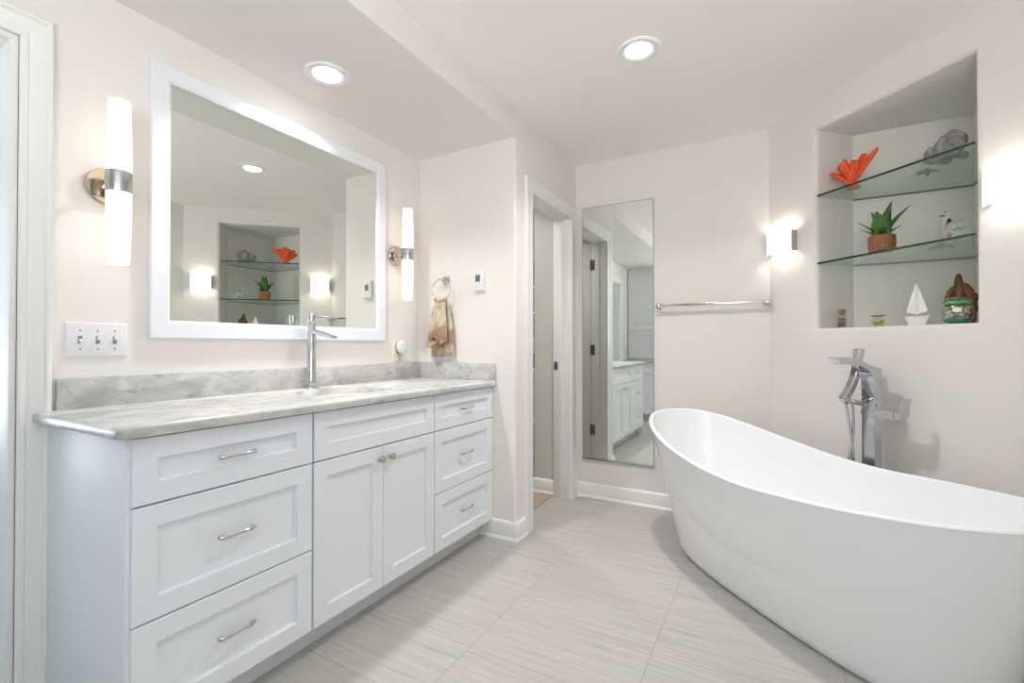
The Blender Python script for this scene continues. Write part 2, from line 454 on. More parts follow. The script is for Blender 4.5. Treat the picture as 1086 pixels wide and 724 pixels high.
# soffit over the vanity, with a softly rounded lower edge
mb = MB(); r = .006
poly = [(-2.12, ZS), (XD - r, ZS)] + [(XD - r + r * math.sin(a), ZS + r - r * math.cos(a)) for a in (PI / 6, PI / 3, PI / 2)] + [(XD, ZC + .05), (-2.12, ZC + .05)]
mb.prism(poly, lambda u, v, d: (u, d, v), YR - .1, YA + .12)
struct('ceiling_soffit', mb, M_WALL)

# vanity wall with the doorway at its near end
DY0, DY1, DZ = -.345, .497, 2.045
mb = MB()
mb.box(-2.12, XV, DY1, YA + .12, 0, ZC + .05); mb.box(-2.12, XV, YR - .1, DY0, 0, ZC + .05); mb.box(-2.12, XV, DY0, DY1, DZ, ZC + .05)
struct('wall_vanity', mb, M_WALL, smooth=0)

# pier between alcove and closet door, rounded outer corner, then door head and far strip
OY0, OY1, OZ = 2.512, 3.172, 2.042
mb = MB(); r = .014
poly = [(-2.12, YA), (XD - r, YA)] + [(XD - r + r * math.sin(a), YA + r - r * math.cos(a)) for a in (PI / 8, PI / 4, PI * 3 / 8, PI / 2)] + [(XD, OY0), (-1.41, OY0), (-1.41, YA + .12), (-2.12, YA + .12)]
mb.prism(poly, lambda u, v, d: (u, v, d), 0, ZS)
mb.box(-1.41, XD, OY0, OY1, OZ, ZC + .05); mb.box(-1.41, XD, OY1, YB + .1, 0, ZC + .05)
mb.box(-1.41, XD, YA + .12, OY0, ZS, ZC + .05)
struct('wall_closet_door', mb, M_WALL)

mb = MB(); mb.box(-1.41, P0.x + .02, YB, YB + .12, 0, ZC + .05); struct('wall_back', mb, M_WALL, smooth=0)

# diagonal wall with the display niche cut into it
S0, S1, Z0, Z1, RB = .2875, 1.0517, 1.174, 2.324, .028
mb = MB()
zt = ZC + .05
for a, b, c, d in ((0, S0, 0, zt), (S1, LD, 0, zt), (S0, S1, 0, Z0), (S0, S1, Z1, zt)):
    mb.face([D3(a, 0, c), D3(b, 0, c), D3(b, 0, d), D3(a, 0, d)])
loops = []
for k in range(9):
    a = PI / 2 * k / 8; ins = RB * (1 - math.cos(a)) if False else RB * math.sin(a); n = RB * (1 - math.cos(a))
    loops.append([D3(S0 + ins, n, Z0 + ins), D3(S1 - ins, n, Z0 + ins), D3(S1 - ins, n, Z1 - ins), D3(S0 + ins, n, Z1 - ins)])
mb.loft(loops)
I0, I1, NZ0, NZ1, ND = S0 + RB, S1 - RB, Z0 + RB, Z1 - RB, .27
IC, NC = (I0 + I1) / 2, ND + (I1 - I0) / 2
pent = [(I0, RB), (I0, ND), (IC, NC), (I1, ND), (I1, RB)]
for (a, b) in zip(pent, pent[1:]):
    mb.face([D3(*a, NZ0), D3(*b, NZ0), D3(*b, NZ1), D3(*a, NZ1)])
mb.face([D3(s, n, NZ0) for s, n in pent]); mb.face([D3(s, n, NZ1) for s, n in pent])
# outer back of the wall so that it is a closed, thick wall
mb.box(-.01, 1.25, 3.33, 3.40, 0, zt); mb.box(.99, 1.06, 2.2, 3.40, 0, zt)
struct('wall_diagonal', mb, M_WALL, smooth=50)

RY0, RY1, RZ0_, RZ1_ = -.9, -.05, .9, 2.1
mb = MB(); mb.box(XR, XR + .12, YR - .1, RY0, 0, ZC + .05); mb.box(XR, XR + .12, RY1, P0.y - .9345, 0, ZC + .05)
mb.box(XR, XR + .12, RY0, RY1, 0, RZ0_); mb.box(XR, XR + .12, RY0, RY1, RZ1_, ZC + .05)
struct('wall_right', mb, M_WALL, smooth=0)
WX0, WX1, WZ0, WZ1 = -.55, .75, .88, 2.13
mb = MB()
mb.box(-2.12, WX0, YR - .12, YR, 0, ZC + .05); mb.box(WX1, XR + .12, YR - .12, YR, 0, ZC + .05)
mb.box(WX0, WX1, YR - .12, YR, 0, WZ0); mb.box(WX0, WX1, YR - .12, YR, WZ1, ZC + .05)
struct('wall_rear', mb, M_WALL, smooth=0)

# closet shell
mb = MB()
mb.box(-3.2, -3.1, 2.40, 4.3, 0, ZC + .05); mb.box(-3.2, -1.2, 4.2, 4.3, 0, ZC + .05)
mb.box(-3.2, -2.12, 2.35, 2.445, 0, ZC + .05); mb.box(-1.585, -1.41, 3.19, 4.25, 0, ZC + .05)
struct('wall_closet', mb, M_CLOSETWALL, smooth=0)
# side room shell beyond the doorway, with its big daylight window
mb = MB()
mb.box(-3.9, -2.12, -1.4, -1.3, 0, ZC + .05); mb.box(-3.9, -2.12, 1.5, 1.6, 0, ZC + .05)
mb.box(-3.9, -3.8, -1.4, -.9, 0, ZC + .05); mb.box(-3.9, -3.8, .1, 1.6, 0, ZC + .05)
mb.box(-3.9, -3.8, -.9, .1, 0, .5); mb.box(-3.9, -3.8, -.9, .1, 2.05, ZC + .05)
struct('wall_side_room', mb, mat('cool_white_wall', (202, 216, 224), .6), smooth=0)

def window(name, x0, x1, z0, z1, fn):
    """fn(u, d, z) -> world; frame, one mullion, pane"""
    mb = MB()
    def bx(u0, u1, d0, d1, a, b):
        p, q = fn(u0, d0, a), fn(u1, d1, b)
        mb.box(min(p[0], q[0]), max(p[0], q[0]), min(p[1], q[1]), max(p[1], q[1]), a, b, .004)
    w = .05
    bx(x0, x0 + w, .03, .09, z0, z1); bx(x1 - w, x1, .03, .09, z0, z1); bx(x0 + w, x1 - w, .03, .09, z0, z0 + w); bx(x0 + w, x1 - w, .03, .09, z1 - w, z1)
    m_ = (x0 + x1) / 2; bx(m_ - .025, m_ + .025, .035, .085, z0 + w, z1 - w)
    f = struct(name, mb, M_TRIM)
    for a, b in ((x0 + w, m_ - .025), (m_ + .025, x1 - w)):
        g = MB(); p, q = fn(a, .058, 0), fn(b, .062, 0)
        g.box(min(p[0], q[0]), max(p[0], q[0]), min(p[1], q[1]), max(p[1], q[1]), z0 + w, z1 - w)
        g.build('pane', M_WINGLASS, f, smooth=0)
window('window_1', WX0, WX1, WZ0, WZ1, lambda u, d, z: (u, YR - .12 + d, z))
window('fill_window', RY0, RY1, RZ0_, RZ1_, lambda u, d, z: (XR + .12 - d, u, z))  # window added out of view to light the vanity fronts
window('window_2', -.9, .1, .5, 2.05, lambda u, d, z: (-3.9 + d, u, z))

# casings: swept profile (distance from opening, thickness), U-shaped
def casing(name, axis, face, out, h0, h1, ztop, prof):
    mb = MB(); loops = []
    def W(h, z, t):
        return (face + out * t, h, z)
    full = prof + [(prof[-1][0], 0), (prof[0][0], 0)]
    for side in ((h0, -1, 0), (h0, -1, 1), (h1, 1, 1), (h1, 1, 0)):
        h, sg, top = side
        loops.append([W(h + sg * w, (ztop + w) if top else .0, t) for w, t in full])
    mb.loft(loops, True, True, True)
    return struct(name, mb, M_TRIM, smooth=25)
flat_prof = [(0, .0), (0, .012), (.004, .015), (.010, .015), (.013, .012), (.072, .016), (.076, .020), (.084, .020), (.087, .016), (.087, 0)]
casing('trim_1', 'x', XD, 1, OY0 + .013, OY1 - .013, OZ - .013, flat_prof)
ogee = [(0, 0), (0, .010), (.005, .014), (.016, .014), (.019, .009), (.021, .009), (.027, .013), (.050, .016), (.055, .0165), (.057, .022), (.061, .026), (.068, .026), (.072, .021), (.074, .018), (.074, 0)]
casing('trim_2', 'x', XV, 1, DY0 - .0, DY1, DZ, ogee)

# jambs with stops (the closet door frame)
mb = MB()
t = .015
j0, j1, jz = OY0 + t, OY1 - t, OZ - t
mb.box(-1.41, XD, OY0, j0, 0, OZ, .001); mb.box(-1.41, XD, j1, OY1, 0, OZ, .001); mb.box(-1.41, XD, j0, j1, jz, OZ, .001)
mb.box(-1.372, -1.336, j0, j0 + .011, 0, jz, .002); mb.box(-1.372, -1.336, j1 - .011, j1, 0, jz, .002); mb.box(-1.372, -1.336, j0 + .011, j1 - .011, jz - .011, jz, .002)
jamb = struct('trim_3', mb, M_TRIM)
mb = MB(); mb.box(-1.404, -1.376, j1 - .0025, j1, .93, .99, .0005); mb.box(-1.396, -1.384, j1 - .004, j1 - .002, .945, .975, .0005)
mb.build('strike_plate', M_BRONZE, jamb)
mb = MB()
mb.box(-2.12, XV, DY1, DY1 + .001, 0, DZ); mb.box(-2.115, XV - .003, DY1 - .016, DY1, 0, DZ - .016, .001); mb.box(-2.115, XV - .003, DY0, DY0 + .016, 0, DZ - .016, .001); mb.box(-2.115, XV - .003, DY0, DY1, DZ - .016, DZ - .0005, .001)
struct('trim_4', mb, M_TRIM)

# closet door leaf, swung back into the closet on three hinges
mb = MB(); mb.box(-2.035, -1.416, 2.487, 2.5215, .012, jz - .004, .002)
dl = struct('door_1', mb, M_TRIM)
for z in (.36, 1.07, 1.83):
    mb = MB(); mb.lathe([(.0065, z - .045), (.0065, z + .045)], (-1.4135, j0 + .004, 0), 12)
    mb.box(-1.408, -1.378, j0 - .0005, j0 + .0025, z - .045, z + .045, .0005)
    mb.build('hinge', M_BRONZE, dl)
mb = MB(); mb.lathe([(.026, 0), (.026, -.006), (.011, -.008), (.011, -.04), (.026, -.046), (.028, -.058), (.02, -.066), (.0, -.068)], (-1.97, 2.487, .96), 20, 'y')
mb.build('door_knob', M_BRONZE, dl)

# baseboards: swept profile (offset, height) along the wall foot, room on the left of the path
BB = [(0, 0), (.024, 0), (.024, .006), (.021, .014), (.015, .020), (.014, .088), (.011, .098), (.007, .104), (.003, .107), (0, .107)]
def baseboard(name, path):
    mb = MB()
    loops = [[Vector((p.x, p.y, z)) for p in offset_line(path, d)] for d, z in BB]
    cols = list(zip(*loops))
    mb.loft([list(c) for c in cols], True, True, True)
    return struct(name, mb, M_TRIM, smooth=30)
baseboard('baseboard_alcove', [(XD, OY0 + .013 - .087), (XD, YA), (-1.503, YA)])
dl_end = P0 + EA * LD
baseboard('baseboard_back', [(XR, YR), (XR, dl_end.y), (P0.x, P0.y), (XD + .0, YB)][0:4])
baseboard('baseboard_closet', [(-1.412, 3.19), (-1.585, 3.19), (-1.585, 4.2)])

# ------------------------------------------------------------------ bathtub
TUB_RIM = (-1.610, 1.716, .849, .383, 2.509); TUB_K = (.729, .631, .580, .600, .640)
TUB_BASE = (-1.610, 1.724, .690, .218, 2.6)
NT = 160
def superell(sc, nc, A, B, e, inset=0):
    out = []
    for i in range(NT):
        a = 2 * PI * i / NT; c, s = math.cos(a), math.sin(a)
        out.append((sc + (A - inset) * math.copysign(abs(c) ** (2 / e), c), nc + (B - inset) * math.copysign(abs(s) ** (2 / e), s)))
    return out
def rim_z(s):
    sc, nc, A = TUB_RIM[:3]; t = min(max((s - sc + A) / (2 * A), 0), 1)
    k = [2 * TUB_K[0] - TUB_K[1]] + list(TUB_K) + [2 * TUB_K[-1] - TUB_K[-2]]
    x = t * 4; i = min(int(x), 3); u = x - i; a, b, c, d = k[i:i + 4]
    return .5 * (2 * b + (c - a) * u + (2 * a - 5 * b + 4 * c - d) * u * u + (3 * b - a - 3 * c + d) * u ** 3)
def SN(s, n, z): return Vector(((s + n) / R2, (n - s) / R2, z))
tub = thing('bathtub', SN(-1.63, 1.72, 0), 'white freestanding slipper bathtub with one raised end below the display niche', 'bathtub')
rim = superell(*TUB_RIM); base = superell(*TUB_BASE)
loops = []
foot = superell(*TUB_BASE[:4], TUB_BASE[4], .018)
loops.append([SN(s, n, 0.0) for s, n in foot]); loops.append([SN(s, n, .008) for s, n in foot])
def mixl(f, zfun, A, B):
    return [SN(b[0] * (1 - f) + r_[0] * f, b[1] * (1 - f) + r_[1] * f, zfun(r_)) for b, r_ in zip(A, B)]
base2 = superell(*TUB_BASE[:4], TUB_BASE[4], .006)
loops.append([SN(s, n, .009) for s, n in base2])
for zf in (.03, .08, .16, .26, .38, .5, .62, .74, .86, .95, .985):
    f = zf ** 1.05
    loops.append(mixl(f, lambda q, zf=zf: rim_z(q[0]) * zf, base, rim))
for a in (0, 30, 60, 90, 120, 150, 180):
    ins = .011 * (1 - math.cos(math.radians(a))); dz = .009 * math.sin(math.radians(a)) - .009
    rr = superell(*TUB_RIM, inset=ins)
    loops.append([SN(q[0], q[1], rim_z(q0[0]) + dz) for q, q0 in zip(rr, rim)])
rin = superell(*TUB_RIM, inset=.022)
fl = superell(TUB_BASE[0] - .01, TUB_BASE[1], .50, .17, 2.3)
ZB = .11
for m_, h in ((.985, .95), (.95, .85), (.88, .70), (.79, .54), (.68, .38), (.55, .24), (.40, .13), (.22, .05), (0, .0)):
    loops.append([SN(b[0] * (1 - m_) + q[0] * m_, b[1] * (1 - m_) + q[1] * m_, ZB + (rim_z(q0[0]) - .009 - ZB) * h) for b, q, q0 in zip(fl, rin, rim)])
for sc in (.6, .2):
    loops.append([SN(TUB_BASE[0] + (b[0] - TUB_BASE[0]) * sc, TUB_BASE[1] + (b[1] - TUB_BASE[1]) * sc, ZB - .004) for b in fl])
mb = MB(); mb.loft(loops, True, True, True); mb.build('shell', M_TUB, tub, smooth=60)
mb = MB(); c_ = SN(-1.3, 1.72, ZB - .004); mb.lathe([(.036, 0), (.036, .003), (.028, .005), (.02, .009), (.0, .010)], c_, 28); mb.build('drain', M_CHROME, tub)

# ------------------------------------------------------------------ vanity cabinets
XF = -1.423; TH = .019; ZT = .872; ZB0 = .101
def shaker(mb, y0, y1, z0, z1, xf=XF, th=TH, fw=.057, rec=.012, bead=.003, axis='x'):
    """frame-and-panel front facing +x"""
    def L(i, x): return [(x, y0 + i, z0 + i), (x, y1 - i, z0 + i), (x, y1 - i, z1 - i), (x, y0 + i, z1 - i)]
    mb.loft([L(0, xf - th), L(0, xf - .0015), L(.0015, xf), L(fw, xf), L(fw + bead, xf - rec), ], True, True, True)
    return mb
def pull(mb, y, z, xf=XF, w=.108):
    """slender bowed pull with flat pads at both ends"""
    h = w / 2; pts = []; rad = []
    for i in range(17):
        q = -1 + i / 8
        a = abs(q)
        x = xf + .013 * (1 - a ** 6) + .004
        pts.append((x, y + q * h, z)); rad.append(.0036 + .0022 * max(0, a - .55) / .45)
    mb.tube(pts, rad, 10, True, (.8, 1.15))
    for sg in (-1, 1):
        mb.box(xf - .0005, xf + .011, y + sg * (h - .005) - .008, y + sg * (h - .005) + .008, z - .006, z + .006, .003)
    return mb
def knob(mb, y, z, xf=XF):
    mb.lathe([(.0075, 0), (.0065, .004), (.005, .010), (.008, .015), (.0135, .018), (.0145, .022), (.012, .027), (.006, .0295), (0, .030)], (xf - .0005, y, z), 24, 'x')
    return mb
def carcass(root, y0, y1, left_side=False, hollow=False):
    mb = MB()
    xb = XF - TH - .014
    if hollow:      # open-topped box that leaves room for the basin
        mb.box(XV + .003, xb, y0, y1, ZB0, ZB0 + .018); mb.box(XV + .003, XV + .015, y0, y1, ZB0 + .018, ZT)
        mb.box(XV + .015, xb, y0, y0 + .018, ZB0 + .018, ZT); mb.box(XV + .015, xb, y1 - .018, y1, ZB0 + .018, ZT)
        mb.box(xb - .018, xb, y0 + .018, y1 - .018, ZB0 + .018, ZT)
    else: mb.box(XV + .003, XF - TH - .014, y0 + (.018 if left_side else 0), y1, ZB0, ZT, .001)
    mb.build('body', M_CAB, root)
    if left_side:
        mb = MB(); mb.box(XV + .003, XF - TH + .001, y0, y0 + .018, 0, ZT, .0015); mb.build('side_panel', M_CAB, root)
    mb = MB(); mb.box(-1.90, -1.505, y0 + (.018 if left_side else 0), y1, .0, ZB0); mb.build('toe_kick', M_KICK, root)

YL0, YL1, YM0, YM1, YR0, YR1 = .567, 1.100, 1.109, 1.7825, 1.7885, 2.321
ZD = ((.695, .8695), (.389, .690), (.103, .384))
def drawer_unit(loc_y0, loc_y1, f0, f1, label, left):
    root = thing('vanity_cabinet', ((XV + XF) / 2, (loc_y0 + loc_y1) / 2, 0), label, 'cabinet', 'white vanity cabinets')
    carcass(root, loc_y0, loc_y1, left)
    for z0, z1 in ZD:
        mb = MB(); shaker(mb, f0, f1, z0, z1); d = mb.build('drawer', M_CAB, root, smooth=20)
        mb = MB(); pull(mb, (f0 + f1) / 2, (z0 + z1) / 2 + (-.002 if z1 > .8 else .004)); mb.build('handle', M_CHROME, d, label='curved chrome drawer handle')
    return root
drawer_unit(.560, 1.1045, YL0 + .001, YL1, 'white three-drawer vanity cabinet beside the doorway casing, wider drawers with left side panel showing', True)
drawer_unit(1.7855, 2.322, YR0, YR1, 'white three-drawer vanity cabinet against the alcove wall, under the tan hand towel', False)
root = thing('vanity_cabinet', ((XV + XF) / 2, 1.445, 0), 'white two-door vanity cabinet with knobs and a blank panel, below the sink', 'cabinet', 'white vanity cabinets')
carcass(root, 1.1045, 1.7855, False, True)
mb = MB(); shaker(mb, YM0, YM1, .695, .8695); mb.build('false_front', M_CAB, root, smooth=20)
for y0, y1, ky in ((YM0, 1.4435, 1.4225), (1.4465, YM1, 1.481)):
    mb = MB(); shaker(mb, y0, y1, .103, .690); d = mb.build('door', M_CAB, root, smooth=20)
    mb = MB(); knob(mb, ky, .640); mb.build('knob', M_NICKEL, d, label='round polished knob with warm reflections')

# ------------------------------------------------------------------ marble countertop with sink cut-out and splashes
CT0, CT1 = .875, .906
CX0, CX1, CY0, CY1 = XV + .003, -1.398, .529, 2.322
ct = thing('countertop', (-1.7, 1.43, CT0), 'grey-veined white marble vanity countertop with matching backsplash', 'countertop')
def ct_outer(i, rc=.022):
    pts = [(CX0, CY1), (CX0, CY0 + i)]
    cx, cy = CX1 - i - rc, CY0 + i + rc
    for k in range(9):
        a = -PI / 2 + PI / 2 * k / 8
        pts.append((cx + rc * math.cos(a), cy + rc * math.sin(a)))
    pts.append((CX1 - i, CY1))
    return pts
SKX, SKY, SKA, SKB = -1.695, 1.445, .155, .228
def sk_loop(A, B, e=5.0, n=64):
    return [(SKX + A * math.copysign(abs(math.cos(2 * PI * k / n)) ** (2 / e), math.cos(2 * PI * k / n)),
             SKY + B * math.copysign(abs(math.sin(2 * PI * k / n)) ** (2 / e), math.sin(2 * PI * k / n))) for k in range(n)]
mb = MB(); bm = mb.bm
prof = [(.004, CT0), (.001, CT0 + .001), (0, CT0 + .004), (0, CT1 - .011), (.0012, CT1 - .006), (.004, CT1 - .0025), (.0075, CT1 - .0006), (.011, CT1)]
rows = [[bm.verts.new((x, y, z)) for x, y in ct_outer(i)] for i, z in prof]
for a, b in zip(rows, rows[1:]):
    for k in range(len(a)):
        j = (k + 1) % len(a); bm.faces.new((a[k], a[j], b[j], b[k]))
irows = [[bm.verts.new((x, y, z)) for x, y in sk_loop(SKA + i, SKB + i)] for i, z in ((0, CT0), (0, CT1 - .004), (.0015, CT1 - .001), (.004, CT1))]
for a, b in zip(irows, irows[1:]):
    for k in range(len(a)):
        j = (k + 1) % len(a); bm.faces.new((a[k], a[j], b[j], b[k]))
bm.edges.ensure_lookup_table()
def ring_edges(r):
    out = []
    for k in range(len(r)):
        out.append(bm.edges.get((r[k], r[(k + 1) % len(r)])))
    return out
for o_, i_ in ((rows[-1], irows[-1]), (rows[0], irows[0])):
    bmesh.ops.triangle_fill(bm, edges=ring_edges(o_) + ring_edges(i_), use_beauty=True)
mb.build('slab', M_MARBLE, ct, smooth=40)
mb = MB(); mb.box(XV + .001, XV + .021, .583, 2.323, CT1, 1.0055, .002); mb.build('backsplash', M_MARBLE, ct)
mb = MB(); mb.box(XV + .0215, -1.405, 2.304, 2.324, CT1, 1.0055, .002); mb.build('side_splash', M_MARBLE, ct)

# sink
sk = thing('sink_basin', (SKX, SKY, .74), 'white undermount sink basin set into the marble countertop', 'sink')
loops = []
for m_, z in ((1.10, CT0 - .001), (1.012, CT0 - .001), (1.012, CT0 - .006), (1.0, CT0 - .03), (.97, .80), (.92, .765), (.82, .748), (.6, .742), (.25, .739)):
    loops.append([(x, y, z) for x, y in sk_loop(SKA * m_ if m_ > .5 else .05 * 1, SKB * m_ if m_ > .5 else .05)])
mb = MB(); mb.loft(loops, True, False, True); mb.build('bowl', M_CERAMIC, sk, smooth=60)
mb = MB(); mb.lathe([(.031, 0), (.031, .002), (.024, .004), (.02, .002), (0, .002)], (SKX, SKY, .7395), 28); mb.build('drain', M_CHROME, sk)

# ------------------------------------------------------------------ tall basin faucet
FX, FY = -1.90, 1.462
fa = thing('faucet', (FX, FY, CT1), 'tall slim chrome faucet standing on the marble beside the sink', 'faucet')
mb = MB(); mb.lathe([(.027, 0), (.027, .004), (.024, .007), (.0195, .008)], (FX, FY, CT1), 36); mb.build('base', M_CHROME, fa)
mb = MB(); mb.lathe([(.0195, CT1 + .007), (.0195, 1.221), (.0185, 1.2225)], (FX, FY, 0), 36); mb.build('body', M_CHROME, fa)
mb = MB(); mb.lathe([(.0182, 1.2235), (.0195, 1.225), (.0195, 1.254), (.018, 1.256), (0, 1.256)], (FX, FY, 0), 36); cp = mb.build('valve_cap', M_CHROME, fa)
mb = MB(); mb.tube([(FX + .012, FY + .004, 1.247), (FX + .07, FY + .03, 1.243), (FX + .10, FY + .042, 1.240), (FX + .112, FY + .047, 1.236), (FX + .116, FY + .049, 1.229)], [.0055, .0048, .0045, .0045, .0042], 12); mb.build('lever', M_CHROME, fa)
mb = MB()
def spx(u, v, d): return (FX + u, FY + d, v)
mb.prism([(.012, 1.185), (.012, 1.168), (.150, 1.142), (.158, 1.1435), (.158, 1.150), (.152, 1.153)], spx, -.017, .017)
bmesh.ops.bevel(mb.bm, geom=mb.bm.edges[:], offset=.002, segments=2, affect='EDGES')
mb.build('spout', M_CHROME, fa)

# ------------------------------------------------------------------ framed vanity mirror
def frame_ring(mb, fn, a0, a1, b0, b1, prof):
    """prof: (inset, height) sweep around a rectangle; fn(a, b, h)"""
    loops = [[fn(a0 + i, b0 + i, h), fn(a1 - i, b0 + i, h), fn(a1 - i, b1 - i, h), fn(a0 + i, b1 - i, h)] for i, h in prof]
    mb.loft(loops + [loops[0]])
VM = (.831, 2.004, 1.1365, 2.156)
vm = thing('vanity_mirror', (XV, 1.42, VM[2]), 'large wall mirror in a flat white frame above the marble countertop', 'mirror')
mb = MB(); frame_ring(mb, lambda a, b, h: (XV + h, a, b), *VM, [(0, .001), (0, .021), (.003, .024), (.056, .024), (.060, .020), (.064, .019), (.067, .012), (.067, .001)])
mb.build('frame', M_CAB, vm, smooth=25)
mb = MB(); mb.box(XV + .002, XV + .012, VM[0] + .062, VM[1] - .062, VM[2] + .062, VM[3] - .062); mb.build('glass', M_MIRROR, vm, smooth=0, label='silvered mirror glass')

# ------------------------------------------------------------------ twin-tube vanity sconces
def vanity_sconce(y, label):
    z = 1.648; xo = XV + .098
    t = thing('wall_sconce', (XV, y, z), label, 'wall lamp', 'twin-tube sconces beside the vanity mirror')
    mb = MB(); mb.lathe([(.060, .001), (.060, .012), (.057, .016), (.03, .018), (0, .018)], (XV, y, z), 48, 'x'); mb.build('wall_plate', M_NICKEL, t)
    mb = MB(); mb.tube([(XV + .016, y, z), (xo - .02, y, z)], .008, 14); mb.lathe([(.014, .016), (.014, .026), (.008, .03)], (XV, y, z), 20, 'x'); mb.build('arm', M_CHROME, t)
    mb = MB(); mb.lathe([(.030, -.034), (.0352, -.034), (.0362, -.030), (.0362, .030), (.0352, .034), (.030, .034)], (xo, y, z), 40); mb.build('band', M_CHROME2, t, label='chrome band between the two glass tubes')
    for sg in (1, -1):
        mb = MB(); mb.lathe([(.0340, sg * .033), (.0342, sg * .08), (.0332, sg * .15), (.0312, sg * .22), (.0296, sg * .262), (.0275, sg * .270), (.020, sg * .2725), (0, sg * .2725)], (xo, y, z), 40); mb.build('glass_tube', M_TUBE, t)
    return t
vanity_sconce(.708, 'lit chrome sconce with two frosted tubes between the doorway casing and vanity mirror')
vanity_sconce(2.105, 'lit chrome sconce with two frosted tubes in the alcove corner near the towel ring')

# ------------------------------------------------------------------ switch plate, outlet, plug-in light, thermostat
def rot_x(y, z):  # plate helper: nothing rotated, the vanity wall faces +x
    return
sw = thing('light_switch', (XV, .688, 1.128), 'white triple toggle light switch plate beside the doorway casing', 'light switch')
mb = MB(); mb.loft([[(XV + h, .606 + i, 1.071 + i), (XV + h, .770 - i, 1.071 + i), (XV + h, .770 - i, 1.186 - i), (XV + h, .606 + i, 1.186 - i)] for i, h in ((0, .0005), (0, .003), (.0035, .0058), (.005, .0062))], True, True, True); mb.build('plate', M_PLASTIC, sw)
for y, up in ((.642, -1), (.688, 1), (.734, 1)):
    mb = MB(); mb.box(XV + .006, XV + .0066, y - .0055, y + .0055, 1.116, 1.141); tg = mb.build('toggle_slot', M_GREYPL, sw, smooth=0)
    mb = MB(); mb.box(-.0042, .0042, -.004, .004, 0, .020, .0012, m=Matrix.Translation((XV + .003, y, 1.1285)) @ Matrix.Rotation(PI / 2 - up * .42, 4, 'Y')); mb.build('toggle', M_PLASTIC, tg)
    for z in (1.098, 1.159):
        mb = MB(); mb.lathe([(.0028, .0055), (.0028, .0068), (.0015, .0072), (0, .0072)], (XV, y, z), 14, 'x'); mb.build('screw', M_CHROME2, sw)
ol = thing('wall_outlet', (XV, 2.125, 1.075), 'ivory wall outlet just above the backsplash in the alcove corner', 'outlet')
OX0, OX1, OZ0, OZ1 = 2.090, 2.160, 1.0115, 1.138
mb = MB(); mb.loft([[(XV + h, OX0 + i, OZ0 + i), (XV + h, OX1 - i, OZ0 + i), (XV + h, OX1 - i, OZ1 - i), (XV + h, OX0 + i, OZ1 - i)] for i, h in ((0, .0005), (0, .003), (.003, .0055), (.005, .006))], True, True, True); mb.build('plate', M_IVORY, ol)
mb = MB(); mb.box(XV + .005, XV + .009, 2.108, 2.142, 1.020, 1.050, .003)
mb.build('socket', M_IVORY, ol)
mb = MB(); mb.box(XV + .0088, XV + .0094, 2.117, 2.119, 1.030, 1.040); mb.box(XV + .0088, XV + .0094, 2.129, 2.131, 1.030, 1.040); mb.build('slots', M_SLOT, ol, smooth=0)
pl = thing('night_light', (XV + .006, 2.128, 1.10), 'white round plug-in night light in the ivory outlet', 'night light')
mb = MB(); mb.box(XV + .007, XV + .030, 2.108, 2.150, 1.060, 1.115, .005); mb.build('plug_body', M_GREYPL, pl, label='grey-green plug housing')
mb = MB(); mb.lathe([(.033, .024), (.040, .027), (.042, .034), (.0405, .041), (.031, .046), (.016, .048), (0, .0485)], (XV, 2.132, 1.100), 36, 'x'); mb.build('cover', M_PLASTIC, pl)

th = thing('thermostat', (-1.5, YA, 1.49), 'white digital thermostat with small green-grey display on the alcove wall', 'thermostat')
TX0, TX1, TZ0, TZ1 = -1.550, -1.475, 1.432, 1.552
def ty(h): return YA - h
mb = MB(); mb.loft([[(TX0 + i, ty(h), TZ0 + i), (TX1 - i, ty(h), TZ0 + i), (TX1 - i, ty(h), TZ1 - i), (TX0 + i, ty(h), TZ1 - i)] for i, h in ((.002, .0005), (0, .004), (0, .020), (.003, .025), (.006, .026))], True, True, True); mb.build('housing', M_PLASTIC, th)
mb = MB(); mb.box(-1.530, -1.497, ty(.0275), ty(.024), 1.485, 1.527, .001); lcd = mb.build('display', M_LCD, th, smooth=0, label='green-grey display')
mb = MB()
for dx, segs in ((-1.5245, 'abcd'), (-1.5115, 'acde')):
    w, h = .008, .012
    for z in (1.496, 1.506, 1.517):
        mb.box(dx, dx + w, ty(.0279), ty(.0273), z - .0012, z + .0012)
    mb.box(dx + w - .002, dx + w, ty(.0279), ty(.0273), 1.506, 1.517); mb.box(dx, dx + .002, ty(.0279), ty(.0273), 1.496, 1.506)
mb.build('digits', M_LCDDARK, lcd, smooth=0)
for x in (-1.522, -1.506):
    mb = MB(); mb.box(x - .005, x + .005, ty(.0275), ty(.025), 1.468, 1.475, .0012); mb.build('button', mat('pale_button', (214, 214, 216), .5), th)

# ------------------------------------------------------------------ towel ring and hand towel
tr = thing('towel_ring', (-1.755, YA, 1.51), 'polished ring towel holder with square plate on the alcove wall', 'towel ring')
RX, RZ, RY = -1.768, 1.4475, YA - .050
mb = MB(); mb.box(-1.782, -1.738, YA - .009, YA - .0005, 1.490, 1.534, .002); mb.build('wall_plate', M_CHROME2, tr)
mb = MB(); mb.tube([(-1.763, YA - .008, 1.513), (-1.766, YA - .056, 1.513)], .011, 18); mb.build('post', M_CHROME, tr)
mb = MB(); n = 64; rr = .068
pts = [(RX + rr * math.cos(2 * PI * k / n), RY, RZ + rr * math.sin(2 * PI * k / n)) for k in range(n)]
loops = []
for k in range(n):
    a = 2 * PI * k / n; c = Vector((RX, RY, RZ)); rd = Vector((math.cos(a), 0, math.sin(a)))
    loops.append([c + rd * (rr + .0032 * math.cos(b)) + Vector((0, .0032 * math.sin(b), 0)) for b in [2 * PI * q / 10 for q in range(10)]])
mb.loft(loops + [loops[0]]); mb.build('ring', M_CHROME2, tr)

